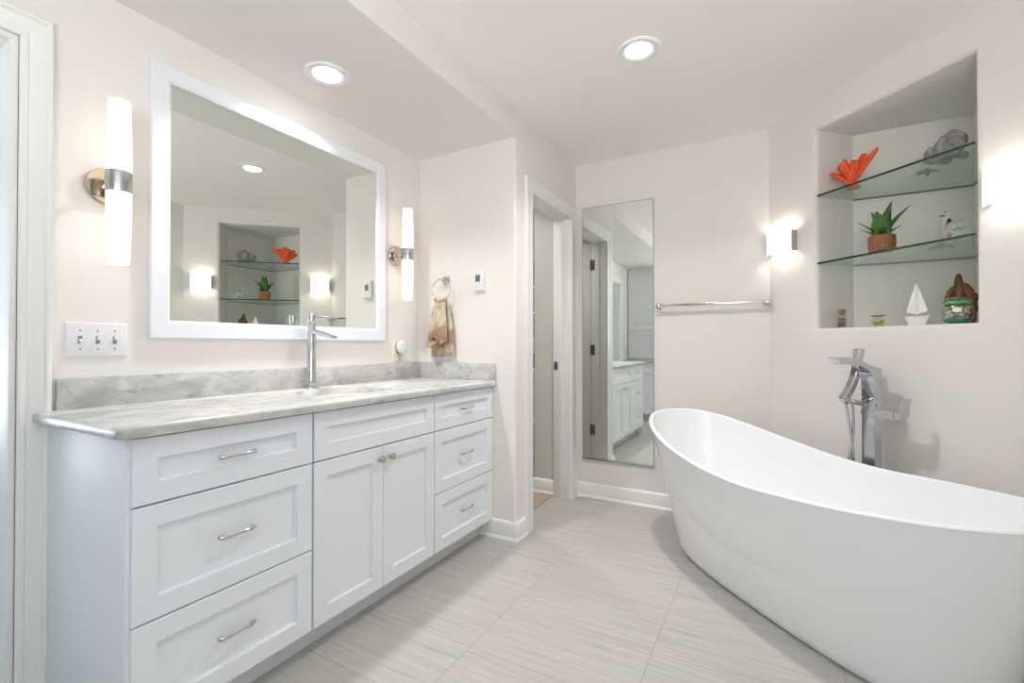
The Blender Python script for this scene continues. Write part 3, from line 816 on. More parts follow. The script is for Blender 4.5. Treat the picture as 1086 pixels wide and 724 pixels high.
# towel: a doubled cloth hung through the ring; a back drop and a shorter front drop, gathered at the ring, with folds
tw = thing('hand_towel', (RX, RY, RZ - rr), 'tan hand towel with brown printed picture hanging from the ring', 'towel')
def cloth(name, y_off, length, w0, w1, x_sh, ph, amp, bulge):
    mb = MB(); nu, nv = 56, 40; loops_f = []; loops_b = []
    for j in range(nv + 1):
        v = j / nv; z = RZ - rr + .004 - v * length
        w = w0 + (w1 - w0) * (1 - (1 - v) ** 2.2)
        lf, lb = [], []
        for i in range(nu + 1):
            u = -1 + 2 * i / nu
            x = RX + x_sh * v + u * w / 2 + .006 * math.sin(3 * v + u * 2 + ph)
            fold = amp * (math.sin(u * 5.2 + ph + v * .8) + .5 * math.sin(u * 11 + 2 * ph)) * (.35 + .65 * v)
            y = RY + y_off * min(1, v * 5 + .25) + fold - bulge * (1 - u * u) * math.sin(v * PI) + .001
            # lower hem wanders
            zz = z - .010 * v * v * math.sin(u * 2.3 + ph) + (.016 * u * v * v)
            lf.append(Vector((x, min(y, YA - .004), zz))); lb.append(Vector((x, min(y, YA - .004) + .006, zz)))
        loops_f.append(lf + lb[::-1])
    mb.loft(loops_f, True, True, True)
    o = mb.build(name, M_TOWEL, tw, smooth=60)
    return o
cloth('back_fold', .014, .340, .086, .186, -.002, .6, .0060, .0)
cloth('front_fold', -.016, .275, .080, .138, -.024, 1.9, .008, .020)
mb = MB()
for s_ in (-1, 1):
    pass
pts = [(RX - .035 + .07 * k / 12, RY, RZ - rr + .004) for k in range(13)]
mb.tube([(RX - .040 + .08 * k / 14, RY - .001, RZ - math.sqrt(max(rr * rr - (-.040 + .08 * k / 14) ** 2, 0)) + .004) for k in range(15)], [.017 + .002 * math.sin(k * 1.7) for k in range(15)], 14, True, (1, .7))
mb.build('gather', M_TOWEL, tw, smooth=60)
# rolled corner that curls open near the front hem
mb = MB(); ls = []
for j in range(9):
    t_ = j / 8; c_ = Vector((RX - .024, RY - .018 - .030 * t_, RZ - rr - .232 - .010 * t_)); r_ = .020 + .012 * t_
    outer_, inner_ = [], []
    for k in range(28):
        a = 2 * PI * k / 28
        d_ = Vector((math.cos(a) * 1.2, math.sin(a) * .35, math.sin(a) * .9)) * (1 + .10 * math.sin(3 * a + 1))
        outer_.append(c_ + d_ * r_); inner_.append(c_ + d_ * (r_ - .006))
    ls.append((outer_, inner_))
mb.loft([a for a, b in ls] + [b for a, b in ls][::-1], True, False, True); mb.build('rolled_end', M_TOWEL, tw, smooth=60)
mb = MB(); mb.box(RX + .012, RX + .034, YA - .031, YA - .028, RZ - rr - .352, RZ - rr - .326, .0006); mb.build('care_tag', M_PAPER, tw, label='small white tag at the hem')

# ------------------------------------------------------------------ tall mirror on the back wall, towel bar
MX0, MX1, MZ0, MZ1 = -1.222, -.706, .279, 2.121
tm = thing('wall_mirror', ((MX0 + MX1) / 2, YB, MZ0), 'tall frameless wall mirror between the closet door and the bathtub', 'mirror')
mb = MB(); mb.box(MX0 + .003, MX1 - .003, YB - .0085, YB - .001, MZ0 + .004, MZ1 - .003); mb.build('glass', M_MIRROR, tm, smooth=0)
mb = MB(); frame_ring(mb, lambda a, b, h: (a, YB - h, b), MX0, MX1, MZ0, MZ1, [(0, .0005), (0, .0078), (.0035, .0082), (.0035, .0005)]); mb.build('glass_edge', M_MIRROREDGE, tm, smooth=0, label='dark polished glass edge')
mb = MB(); mb.box(MX0, MX1, YB - .013, YB - .0005, MZ0 - .003, MZ0 + .012, .001); mb.build('bottom_channel', M_CHROME2, tm, label='slim metal channel')

tb = thing('towel_bar', (-.345, YB, 1.378), 'polished square towel bar on the back wall above the bathtub end', 'towel bar')
BZ = 1.377
for x in (-.668, -.026):
    mb = MB(); mb.box(x - .020, x + .020, YB - .010, YB - .0005, BZ - .020, BZ + .020, .0025); mb.box(x - .0125, x + .0125, YB - .068, YB - .008, BZ - .0125, BZ + .0125, .002); mb.build('post', M_CHROME, tb)
mb = MB(); mb.box(-.668, -.026, YB - .062, YB - .046, BZ - .008, BZ + .008, .0015); mb.build('bar', M_NICKEL, tb)

# ------------------------------------------------------------------ recessed ceiling lights
def downlight(x, y, z, label, lens=None):
    t = thing('recessed_ceiling_light', (x, y, z), label, 'ceiling light', 'recessed ceiling lights')
    mb = MB(); n = 48
    mb.lathe([(.059, -.0005), (.059, -.004), (.074, -.0105), (.088, -.0085), (.0915, -.003), (.0915, -.0005)], (x, y, z), n, 'z', False); mb.build('trim_ring', M_TRIM, t)
    mb = MB(); mb.lathe([(.0, -.0045), (.0592, -.0045), (.0592, -.001)], (x, y, z), n, 'z', True); mb.build('lens', lens or M_LED, t)
    d = bpy.data.lights.new('lens_light', 'AREA'); d.shape = 'DISK'; d.size = .112; d.energy = DOWNLIGHT_WATTS if lens is None else 2.4; d.color = COOL; d.spread = math.radians(125)
    l = bpy.data.objects.new('lens_light', d); COL.objects.link(l); l.parent = t; l.location = (0, 0, -.0065)
    return t
downlight(-1.70, 1.383, ZS, 'lit recessed light in the lowered soffit above the vanity')
downlight(-.520, 2.106, ZC, 'lit recessed light in the main ceiling between vanity and bathtub')
downlight(-2.0, 2.95, ZC, 'unseen recessed light added to brighten the closet beyond the door', M_LEDC)  # added lamp, itself unseen, that brightens the closet

# ------------------------------------------------------------------ curved shades on the diagonal wall
def niche_sconce(sc, label):
    w, z0, z1, dp = .172, 1.648, 1.786, .085
    t = thing('wall_sconce', D3(sc, 0, (z0 + z1) / 2), label, 'wall lamp', 'curved shade sconces beside the display niche')
    mb = MB(); mb.box(-.055, .055, -.010, -.0005, z0 + .03, z1 - .03, .002); bmesh.ops.transform(mb.bm, matrix=Matrix.Translation(D3(sc, 0, 0)) @ Matrix.Rotation(-PI / 4, 4, 'Z'), verts=mb.bm.verts); mb.build('back_plate', M_CHROME2, t)
    # bowed front panel
    mb = MB(); lo = []; n = 28
    def arc(k, inset):
        q = -1 + 2 * k / n
        return sc + q * (w / 2 - inset * .4), -(.048 + (dp - .048) * (1 - q * q)) + inset
    outer = [arc(k, 0) for k in range(n + 1)]; inner = [arc(k, .004) for k in range(n + 1)][::-1]
    ring = outer + inner
    mb.loft([[D3(s, nn, z) for s, nn in ring] for z in (z0, z0 + .002, z1 - .002, z1)], True, True, True); mb.build('shade', M_SHADE, t, smooth=40)
    # side brackets that hold the glass off the wall
    for sg in (-1, 1):
        mb = MB(); s_ = sc + sg * (w / 2 - .006)
        p = [D3(s_ - .0035, -.0005, 0), D3(s_ + .0035, -.0005, 0), D3(s_ + .0035, -.050, 0), D3(s_ - .0035, -.050, 0)]
        mb.loft([[Vector((q.x, q.y, z)) for q in p] for z in (z0 + .006, z1 - .012)], True, True, True); mb.build('side_bracket', M_CHROME2, t, smooth=20, label='narrow metal side bracket')
    mb = MB(); c = D3(sc, -.055, 0)
    mb.lathe([(.004, z0 + .045), (.011, z0 + .050), (.012, z0 + .069), (.011, z1 - .050), (.004, z1 - .045)], (c.x, c.y, 0), 20); mb.build('bulb', M_BULB, t)
    return t
niche_sconce(.113, 'lit white bowed wall light between towel bar and display niche')
niche_sconce(1.162, 'lit white bowed wall light past the glass shelves, away from the towel bar')

# ------------------------------------------------------------------ glass shelves in the niche
def glass_shelf(zc, label):
    t = thing('glass_shelf', D3(IC, .25, zc), label, 'shelf', 'glass shelves in the display niche')
    g = .002
    poly = [(I0 + g, .012), (I0 + g, ND - g), (IC, NC - g * 1.5), (I1 - g, ND - g), (I1 - g, .012)]
    mb = MB(); mb.loft([[D3(s, n, z) for s, n in poly] for z in (zc - .005, zc + .005)], True, True, True); mb.build('pane', M_SHELFGLASS, t, smooth=0)
    mb = MB(); mb.loft([[D3(s, n, z) for s, n in ((I0 + g, .0075), (I0 + g, .0118), (I1 - g, .0118), (I1 - g, .0075))] for z in (zc - .005, zc + .005)], True, True, True); mb.build('front_edge', M_SHELFEDGE, t, smooth=0, label='dark green polished front edge')
    mb = MB()
    back = [(I0 + g, ND - g), (IC, NC - g * 1.5), (I1 - g, ND - g)]
    back2 = [(s, n + .0013) for s, n in back]
    for k in range(2):
        q = [back[k], back[k + 1], back2[k + 1], back2[k]]
        mb.loft([[D3(s, n, z) for s, n in q] for z in (zc - .005, zc + .005)], True, True, True)
    mb.build('rear_edge', M_SHELFEDGE, t, smooth=0)
    return t
ZS1, ZS2 = 1.930, 1.5595
glass_shelf(ZS1, 'upper glass shelf in the wall niche, holding the orange coral')
glass_shelf(ZS2, 'lower glass shelf in the wall niche, holding the potted aloe')
T1, T2, T0 = ZS1 + .005, ZS2 + .005, NZ0

# ---- orange coral
cx, cy = .378, 3.016
co = thing('coral_ornament', (cx, cy, T1), 'bright orange branching coral ornament at one end of the upper glass shelf', 'ornament')
mb = MB(); mb.lathe([(.028, 0), (.034, .004), (.030, .012), (.018, .024), (.012, .040)], (cx, cy, T1), 20); mb.build('base', M_CORAL, co)
def finger(mb, az, lean, h, r0, seed):
    """one blunt, slightly flattened coral finger that thickens upward and ends round"""
    rnd = random.Random(seed); ca, sa = math.cos(az), math.sin(az); pts, rad = [], []
    w1, w2 = rnd.uniform(-.006, .006), rnd.uniform(-.006, .006)
    for k in range(12):
        v = k / 11
        out = .004 + lean * v ** 1.25
        pts.append((cx + out * ca - (w1 * math.sin(v * 5) + w2 * v) * sa, cy + out * sa + (w1 * math.sin(v * 5) + w2 * v) * ca, T1 + .014 + h * v))
        rad.append(r0 * (.42 + .78 * v) * (1 + .08 * math.sin(k * 2.1 + seed)) * (1 if v < .9 else (.80 if v < .97 else .35)))
    mb.tube(pts, rad, 12, True, (1.15, .8))
mb = MB(); sd = 0
for az0, n_, dz, lean, h in ((2.45, 3, .30, .100, .098), (2.10, 3, .34, .074, .136), (-.40, 3, .20, .078, .150), (.35, 2, .34, .050, .172), (-.80, 1, .14, .122, .150), (3.7, 3, .36, .055, .136), (4.7, 2, .38, .042, .120), (1.3, 3, .34, .034, .150)):
    for k in range(n_):
        sd += 1
        q = k - (n_ - 1) / 2
        finger(mb, az0 + q * dz, lean * (1 - .02 * abs(q)), h * (1 - .05 * q * q + .03 * math.sin(sd * 2.3)), .0155, sd)
mb.build('branches', M_CORAL, co, smooth=60)

# ---- grey carved stone fish: head to the wall end, tail to the middle of the shelf
FXc, FYc = .702, 2.776
fs = thing('fish_ornament', (FXc, FYc, T1), 'grey carved stone fish ornament on the upper glass shelf beyond the coral', 'ornament')
ax = Vector((.62, -.78, 0)).normalized(); ay = Vector((.78, .62, 0)).normalized()
def FP(a, b, z): return Vector((FXc, FYc, T1)) + ax * a + ay * b + Vector((0, 0, z))
mb = MB(); loops = []
for i in range(25):
    q = i / 24; a = -.062 + .124 * q
    hh = .062 * math.sin(PI * (.10 + .84 * q)) ** .6; ww = .040 * math.sin(PI * (.08 + .86 * q)) ** .6
    zc = .066 + .010 * q
    loops.append([FP(a, ww * math.cos(2 * PI * k / 24), max(.012, zc + hh * math.sin(2 * PI * k / 24))) for k in range(24)])
mb.loft(loops, True, True, True); mb.build('body', M_STONE, fs, smooth=70)
mb = MB(); loops = []
for i in range(13):
    q = i / 12; a = -.048 - .050 * q
    hh = .022 + .020 * math.sin(PI * min(1, q * .9 + .08)) ; ww = .018 + .010 * math.sin(PI * q)
    loops.append([FP(a - .012 * abs(math.sin(2 * PI * k / 20)) * q, ww * math.cos(2 * PI * k / 20), .056 + hh * math.sin(2 * PI * k / 20)) for k in range(20)])
mb.loft(loops, True, True, True); mb.build('tail', M_STONE, fs, smooth=70)
for nm, a0, a1, z0, z1, b in (('back_fin', -.030, .036, .120, .139, 0),):
    mb = MB(); loops = []
    for i in range(15):
        q = i / 14; a = a0 + (a1 - a0) * q; top = z0 + (z1 - z0) * math.sin(PI * q) ** .6 * (1 + .06 * math.sin(i * 2.6))
        loops.append([FP(a, .009, z0 - .014), FP(a, .004, top), FP(a, -.004, top), FP(a, -.009, z0 - .014)])
    mb.loft(loops, True, True, True); mb.build(nm, M_STONE, fs, smooth=50)
for a, b, r_ in ((.034, .022, .022), (.034, -.022, .022), (-.030, .018, .020), (-.030, -.018, .020)):
    mb = MB(); mb.blob(FP(a, b, .016), (r_, r_, .016), 10); mb.build('foot', M_STONE, fs, smooth=70)
for sg in (1, -1):
    mb = MB(); mb.blob(FP(.040, sg * .027, .078), (.006, .006, .006), 8); mb.build('eye', M_STONE, fs)

def starfish(c, r0, h, m_, name, label, seed, arms=5):
    t = thing(name, c, label, 'ornament'); rnd = random.Random(seed); mb = MB()
    mb.blob((c[0], c[1], c[2] + h * .45), (r0 * .36, r0 * .36, h * .45), 10)
    for k in range(arms):
        a = 2 * PI * k / arms + rnd.uniform(-.2, .2); L_ = r0 * rnd.uniform(.85, 1.1)
        pts = [(c[0] + math.cos(a + .15 * q * q) * L_ * q, c[1] + math.sin(a + .15 * q * q) * L_ * q, c[2] + h * (.5 * (1 - q) + .17)) for q in (.05, .3, .55, .8, 1)]
        mb.tube(pts, [h * .42, h * .36, h * .28, h * .2, h * .12], 10, True, (1.2, .9))
    mb.build('body', m_, t, smooth=60); return t
starfish((.655, 2.925, T1), .048, .026, M_PALECORAL, 'starfish_ornament', 'small pale starfish lying flat on the upper glass shelf behind the stone fish', 3)
starfish((.70, 2.890, T2), .046, .026, M_PALECORAL, 'starfish_ornament', 'small pale starfish lying flat on the lower glass shelf behind the glass bird', 5)

# ---- potted aloe
px, py = .468, 2.846
al = thing('potted_aloe', (px, py, T2), 'green aloe plant in a small woven brown pot on the lower glass shelf', 'plant')
mb = MB(); prof = [(.046, 0), (.049, .002), (.0525, .02), (.054, .045), (.0535, .068), (.052, .076), (.0495, .078), (.047, .074), (.047, .066)]
mb.lathe(prof, (px, py, T2), 40); pot = mb.build('pot', M_BASKET, al, label='woven brown pot')
mb = MB()
for k in range(5):
    zz = T2 + .008 + k * .0155
    rad = [.0505, .053, .0545, .0545, .0535][k]
    pts = [(px + (rad + .0008 * (q % 2)) * math.cos(2 * PI * q / 36), py + (rad + .0008 * (q % 2)) * math.sin(2 * PI * q / 36), zz) for q in range(37)]
    mb.tube(pts, .0022, 6, False)
mb.build('weave_ridge', M_BASKET, pot)
mb = MB(); mb.lathe([(.0465, .066), (.03, .069), (0, .070)], (px, py, T2), 24); mb.build('soil', mat('dark_soil', (70, 56, 44), .9), pot)
def leaf(mb, ang, spread, h, w, curl=.0):
    """thick tapering aloe leaf with serrated margin"""
    n = 22; loops = []
    ca, sa = math.cos(ang), math.sin(ang)
    for i in range(n + 1):
        v = i / n
        out = .012 + spread * (v ** 1.35); z = .066 + h * (v - curl * v * v)
        wd = w * (math.sin(PI * (.30 + .68 * v)) ** .9) * (1 + (.10 if i % 2 else -.02) * (v < .97)); wd = max(wd, .0006)
        th_ = .007 * (1 - v) ** .6 + .0008
        def Q(a, d):
            # a across, d towards the outside of the rosette; leaf is channelled
            o_ = out + d + .25 * abs(a)* (-1)
            return Vector((px + o_ * ca - a * sa, py + o_ * sa + a * ca, T2 + z))
        loops.append([Q(-wd, 0), Q(-wd * .5, -th_ * .35), Q(0, -th_ * .55), Q(wd * .5, -th_ * .35), Q(wd, 0), Q(wd * .5, th_ * .7), Q(0, th_), Q(-wd * .5, th_ * .7)])
    mb.loft(loops, True, True, True)
for a, sp_, h, w, c in ((-.50, .100, .150, .024, .12), (-2.05, .050, .125, .037, .05), (2.65, .098, .120, .023, .15), (-1.25, .046, .112, .034, .0), (.75, .045, .176, .030, .0), (1.75, .072, .135, .028, .1),
                        (3.05, .070, .056, .018, .1), (-.25, .062, .056, .018, .1), (.1, .030, .178, .028, .0), (-1.65, .078, .044, .016, .2), (3.5, .034, .128, .032, 0)):
    mb = MB(); leaf(mb, a, sp_, h, w, c); mb.build('leaf', M_ALOE, al, smooth=50)

# ---- clear blown-glass bird
gx, gy = .694, 2.716
gb = thing('glass_bird', (gx, gy, T2), 'clear blown-glass bird ornament with red and dark glass details on the lower shelf', 'ornament')
def GP(a, b, z): return Vector((gx, gy, T2)) + ax * a + ay * b + Vector((0, 0, z))
mb = MB(); loops = []
for i in range(25):
    q = i / 24; a = -.046 + .110 * q
    r_ = .040 * math.sin(PI * min(1, .06 + .90 * q ** .85)) ** .7
    zc = .040 + .020 * max(0, q - .55) ** 1
    loops.append([GP(a, r_ * .9 * math.cos(2 * PI * k / 24), max(.001, zc + r_ * math.sin(2 * PI * k / 24))) for k in range(24)])
mb.loft(loops, True, True, True); mb.build('body', M_BIRDGLASS, gb, smooth=70)
mb = MB(); mb.tube([GP(-.020, 0, .055), GP(-.026, 0, .075), GP(-.030, 0, .095), GP(-.028, 0, .112), GP(-.024, 0, .126), GP(-.022, 0, .134)], [.024, .019, .015, .014, .015, .007], 18); mb.build('neck', M_BIRDGLASS, gb, smooth=70)
mb = MB(); mb.tube([GP(-.034, 0, .122), GP(-.046, 0, .124), GP(-.055, 0, .126)], [.005, .004, .0015], 10)
mb.blob(GP(-.022, -.012, .133), (.004, .004, .003), 8); mb.build('beak', M_BLACK, gb, label='black beak and crest')
mb = MB(); mb.tube([GP(-.034, 0, .060), GP(-.022, -.002, .080), GP(-.012, -.003, .096), GP(-.016, -.003, .104)], [.002, .005, .009, .003], 10); mb.build('dark_swirl', M_BLACK, gb, smooth=60)
mb = MB(); mb.tube([GP(.004, -.004, .046), GP(.022, -.004, .052), GP(.040, -.003, .050), GP(.052, 0, .046)], [.003, .009, .010, .003], 12, True, (.7, 1)); mb.build('wing_swirl', M_OLIVE, gb, smooth=60)
mb = MB(); mb.blob(GP(-.006, -.012, .030), (.010, .006, .011), 10); mb.build('red_drop', M_RED, gb, smooth=60, label='red glass drop')

# ---- little cork-stopped vial of shells
def at(x, y): return (x, y, T0)
vx, vy = .330, 3.062
vi = thing('glass_vial', at(vx, vy), 'tiny glass vial with cork stopper at the far end of the niche sill', 'vial')
mb = MB(); mb.lathe([(.022, 0), (.0235, .003), (.0235, .060), (.021, .068), (.017, .074), (.017, .084), (.0155, .084), (.0155, .074), (.020, .066), (.0215, .058), (.0215, .005), (0, .004)], (vx, vy, T0), 28); mb.build('bottle', M_JARGLASS, vi, smooth=50)
mb = MB(); mb.lathe([(.0145, .074), (.016, .086), (.019, .088), (.0195, .098), (.016, .103), (0, .104)], (vx, vy, T0), 24); mb.build('stopper', M_CORK, vi)
def heap(mb, c, r, z0, z1, n, seed, sz=.006):
    rnd = random.Random(seed)
    for _ in range(n):
        a = rnd.uniform(0, 2 * PI); q = r * math.sqrt(rnd.random()); s_ = sz * rnd.uniform(.7, 1.25)
        p = (c[0] + q * math.cos(a), c[1] + q * math.sin(a), rnd.uniform(z0, z1))
        mb.blob(p, (s_ * 1.3, s_, s_ * .75), 5, None, Matrix.Rotation(rnd.uniform(0, 6), 3, 'Z') @ Matrix.Rotation(rnd.uniform(-1, 1), 3, 'X'))
mb = MB(); heap(mb, (vx, vy), .0135, T0 + .010, T0 + .052, 46, 2, .005)
tag(mb.build('sea_shells', M_REDSHELL, None, (vx, vy, T0 + .005), 50), 'tiny reddish brown shells filling the cork-stopped vial', 'shells', None, 'stuff')

# ---- small round glass bowl with yellow filling
bx_, by_ = .462, 2.920
gbw = thing('glass_bowl', at(bx_, by_), 'little round glass bowl of yellow bits on the niche sill beside the sailboat', 'bowl')
mb = MB(); mb.lathe([(.014, 0), (.020, .003), (.030, .018), (.0315, .028), (.027, .040), (.022, .045), (.024, .051), (.030, .055), (.029, .056), (.022, .052), (.0205, .045), (.025, .039), (.0295, .028), (.028, .019), (.018, .005), (0, .004)], (bx_, by_, T0), 32); mb.build('vessel', M_JARGLASS, gbw, smooth=60)
mb = MB(); mb.lathe([(.0235, .0525), (.0305, .0535), (.0315, .0555), (.0300, .0575), (.0235, .0555), (.0235, .0525)], (bx_, by_, T0), 32, 'z', False); mb.build('rim', M_DARKSTONE, gbw, label='dark rim')
mb = MB(); heap(mb, (bx_, by_), .019, T0 + .010, T0 + .030, 40, 5, .005)
tag(mb.build('yellow_bits', M_YELLOW, None, (bx_, by_, T0 + .006), 50), 'yellow bits filling the little round glass bowl', 'filling', None, 'stuff')

# ---- white sailboat
sx_, sy_ = .594, 2.830
sb = thing('sailboat_model', at(sx_, sy_), 'white model sailboat standing on the niche sill', 'ornament')
def SP(a, b, z): return Vector((sx_, sy_, T0)) + Vector((EA.x, EA.y, 0)) * a + Vector((EN.x, EN.y, 0)) * b + Vector((0, 0, z))
mb = MB(); loops = []
for i in range(21):
    q = i / 20; z = .041 * q; L_ = .034 + .018 * q ** .8; W_ = .008 + .010 * q ** .7
    lo = []
    for k in range(32):
        a = 2 * PI * k / 32; c, s_ = math.cos(a), math.sin(a)
        lo.append(SP(c * L_ + (.004 * q if c > 0 else -.004 * q), W_ * math.copysign(abs(s_) ** 1.3, s_), z + .006 * q * abs(c) ** 3))
    loops.append(lo)
mb.loft(loops, True, True, True); mb.build('hull', M_BOAT, sb, smooth=50)
mb = MB(); mb.lathe([(.0022, .038), (.0020, .19), (.0015, .203)], SP(0, 0, 0), 12); mb.build('mast', M_BOAT, sb)
def sail(mb, a_edge, z_low, z_top, sgn, bow):
    nn = 14; loops = []
    for j in range(nn + 1):
        v = j / nn; z = z_low + (z_top - z_low) * v; wd = a_edge * (1 - v) ** .93
        lo = []
        for k in range(9):
            u = k / 8; bb = bow * math.sin(PI * u) * (1 - v)
            lo.append((.003 + wd * u, bb, z + .010 * u * u * (1 - v) - .008 * math.sin(PI * u) * (1 - v) * 0))
        ring = [SP(sgn * p[0], p[1] + .0016, p[2]) for p in lo] + [SP(sgn * p[0], p[1] - .0016, p[2]) for p in lo[::-1]]
        loops.append(ring)
    mb.loft(loops, True, True, True)
mb = MB(); sail(mb, .041, .056, .200, -1, .008); mb.build('sail', M_BOAT, sb, smooth=50)
mb = MB(); sail(mb, .044, .056, .190, 1, -.008); mb.build('sail', M_BOAT, sb, smooth=50)

# ---- driftwood piece behind the jar
wx, wy = .738, 2.788
dw = thing('driftwood_ornament', at(wx, wy), 'brown hollowed driftwood piece standing on the niche sill behind the shell jar', 'ornament')
def WP(a, b, z): return Vector((wx, wy, T0)) + Vector((.87, -.49, 0)) * a + Vector((.49, .87, 0)) * b + Vector((0, 0, z))
def limb(mb, pts, rad, flat=(1, .8), sd=0):
    P_w = catmull([WP(*p) for p in pts], 5); n = len(P_w)
    rr_ = []
    for k in range(n):
        q = k / (n - 1) * (len(rad) - 1); i_ = min(int(q), len(rad) - 2)
        rr_.append((rad[i_] * (1 - q + i_) + rad[i_ + 1] * (q - i_)) * (1 + .07 * math.sin(k * 1.7 + sd)))
    mb.tube(P_w, rr_, 16, True, flat)
mb = MB()
limb(mb, [(.004, 0, .0), (.002, 0, .07), (-.004, 0, .14), (-.008, 0, .19), (-.009, .002, .220), (-.009, .002, .229)], [.036, .034, .027, .019, .012, .004], (1, .8), 1)
limb(mb, [(-.026, 0, .0), (-.036, -.002, .06), (-.041, -.004, .115), (-.032, -.004, .150), (-.018, -.002, .160), (-.004, 0, .150)], [.018, .018, .015, .016, .018, .016], (1, .9), 2)
limb(mb, [(.026, 0, .0), (.032, 0, .06), (.030, 0, .115), (.016, 0, .160), (.002, 0, .180)], [.024, .025, .026, .023, .014], (1, .8), 4)
mb.build('trunk', M_WOOD, dw, smooth=70)
mb = MB(); mb.tube([WP(.040, -.004, .128), WP(.051, -.006, .120), WP(.057, -.008, .112), WP(.058, -.008, .104)], [.014, .010, .009, .004], 14); mb.build('knot', M_WOOD, dw, smooth=70)

# ---- glass jar of shells
jx, jy = .700, 2.694
jr = thing('shell_jar', at(jx, jy), 'round glass jar of sea shells with green ribbon and white label on the niche sill', 'jar')
outer = [(.034, 0), (.042, .004), (.0500, .022), (.0535, .045), (.0515, .066), (.043, .082), (.0405, .090), (.043, .100), (.045, .104)]
inner = [(.043, .104), (.041, .100), (.0385, .090), (.041, .081), (.049, .065), (.051, .045), (.0475, .023), (.040, .007), (0, .006)]
mb = MB(); mb.lathe(outer + inner, (jx, jy, T0), 44); mb.build('glass', M_JARGLASS, jr, smooth=60)
mb = MB(); rb_ = []
for k in range(45):
    a = 2 * PI * k / 44; w_ = .0012 * math.sin(5 * a)
    rb_.append([Vector((jx + (.0425 + dx) * math.cos(a), jy + (.0425 + dx) * math.sin(a), T0 + z + w_)) for dx, z in ((0, .084), (.005, .086), (.0055, .098), (.001, .100))])
mb.loft(rb_, True); mb.build('ribbon', M_GREENBAND, jr, smooth=60, label='green ribbon')
mb = MB(); rows_ = []
a0 = math.atan2(-.96, -.26)
for k in range(11):
    a = a0 + (-.26 + .52 * k / 10)
    rows_.append([Vector((jx + r_ * math.cos(a), jy + r_ * math.sin(a), T0 + z)) for r_, z in ((.0525, .068), (.0545, .050), (.0552, .050), (.0532, .0685))])
rows_ = [[p for p in rw] for rw in rows_]
mb.loft(rows_, True, True, True); mb.build('label', M_PAPER, jr, smooth=60)
mb = MB(); heap(mb, (jx, jy), .036, T0 + .022, T0 + .072, 90, 8, .009)
tag(mb.build('sea_shells', M_SHELL, None, (jx, jy, T0 + .012), 50), 'mixed pale shells filling the round jar with the white label', 'shells', None, 'stuff')
mb = MB(); heap(mb, (jx, jy), .030, T0 + .098, T0 + .112, 40, 9, .007)
tag(mb.build('sea_shells', M_PURPLE, None, (jx, jy, T0 + .096), 50), 'purple-grey shells heaped in the mouth of the round jar', 'shells', None, 'stuff')
mb = MB(); mb.lathe([(.0385, .0075), (.044, .016), (.0455, .021), (.02, .023), (0, .022)], (jx, jy, T0), 32)
tag(mb.build('teal_sand', M_TEAL, None, (jx, jy, T0 + .0075), 50), 'teal sand layer at the bottom of the shell jar', 'sand', None, 'stuff')

# ------------------------------------------------------------------ freestanding tub filler
fc = Vector((.400, 2.690)); FN0 = (fc.x + fc.y) / R2
tf = thing('tub_filler', (fc.x, fc.y, 0), 'chrome freestanding tub filler with hand shower between bathtub and niche wall', 'faucet')
def TP(a, n, z):
    p = fc + EA * a + EN * n
    return Vector((p.x, p.y, z))
mb = MB(); mb.loft([[TP(-w, -d, z), TP(w, -d, z), TP(w, d, z), TP(-w, d, z)] for w, d, z in ((.055, .045, .0), (.055, .045, .006), (.052, .042, .009))], True, True, True); mb.build('floor_plate', M_CHROME, tf)
# column and arched waterfall spout: one profile in the n-z plane
def arc_pts(p, q, c, n=8):
    return [((1 - t_) ** 2 * p[0] + 2 * t_ * (1 - t_) * c[0] + t_ * t_ * q[0], (1 - t_) ** 2 * p[1] + 2 * t_ * (1 - t_) * c[1] + t_ * t_ * q[1]) for t_ in [k / n for k in range(n + 1)]]
poly = [(.021, .008), (.021, .90)] + arc_pts((.021, .90), (.029, 1.004), (.017, .965)) + arc_pts((.024, 1.006), (-.100, 1.052), (-.045, 1.012)) + [(-.19, 1.058), (-.232, 1.058), (-.236, 1.054)] + arc_pts((-.200, 1.024), (-.055, 1.000), (-.10, 1.030)) + arc_pts((-.052, .998), (-.021, .900), (-.018, .975)) + [(-.021, .008)]
mb = MB(); mb.prism(poly, lambda u, v, d: TP(d * (1 - .40 * min(1, max(0, (-u - .02) / .10))), u, v), -.030, .030); mb.build('column', M_CHROME, tf, smooth=30)
mb = MB(); mb.loft([[TP(a, -.0225, z), TP(b, -.0225, z), TP(b, -.0205, z), TP(a, -.0205, z)] for a, b, z in ((-.026, .026, .55), (-.026, .026, .745))], True, True, True); mb.build('front_plate', M_CHROME2, tf, smooth=0, label='brighter inset plate on the column')
# lever arm to the right: valve body and upturned handle
def bar(mb, A, B, w, h, w2=None, h2=None):
    A, B = Vector(A), Vector(B); t = (B - A).normalized(); u = t.cross(Vector((0, 0, 1))).normalized(); v = u.cross(t)
    w2 = w2 or w; h2 = h2 or h
    L = lambda c, w_, h_: [c + u * w_ + v * h_, c - u * w_ + v * h_, c - u * w_ - v * h_, c + u * w_ - v * h_]
    mb.loft([L(A, w, h), L(B, w2, h2)], True, True, True)
mb = MB(); bar(mb, TP(-.034, 0, .802), TP(.115, 0, .802), .024, .0175); bmesh.ops.bevel(mb.bm, geom=mb.bm.edges[:], offset=.004, segments=2, affect='EDGES'); mb.build('valve_body', M_CHROME, tf)
mb = MB(); mb.prism([(.112, .782), (.133, .786), (.146, .805)] + arc_pts((.148, .83), (.158, .878), (.148, .862), 5) + arc_pts((.150, .880), (.136, .838), (.138, .868), 5) + [(.132, .818), (.112, .820)], lambda u, v, d: TP(u, d, v), -.022, .022); mb.build('lever', M_CHROME, tf, smooth=30)
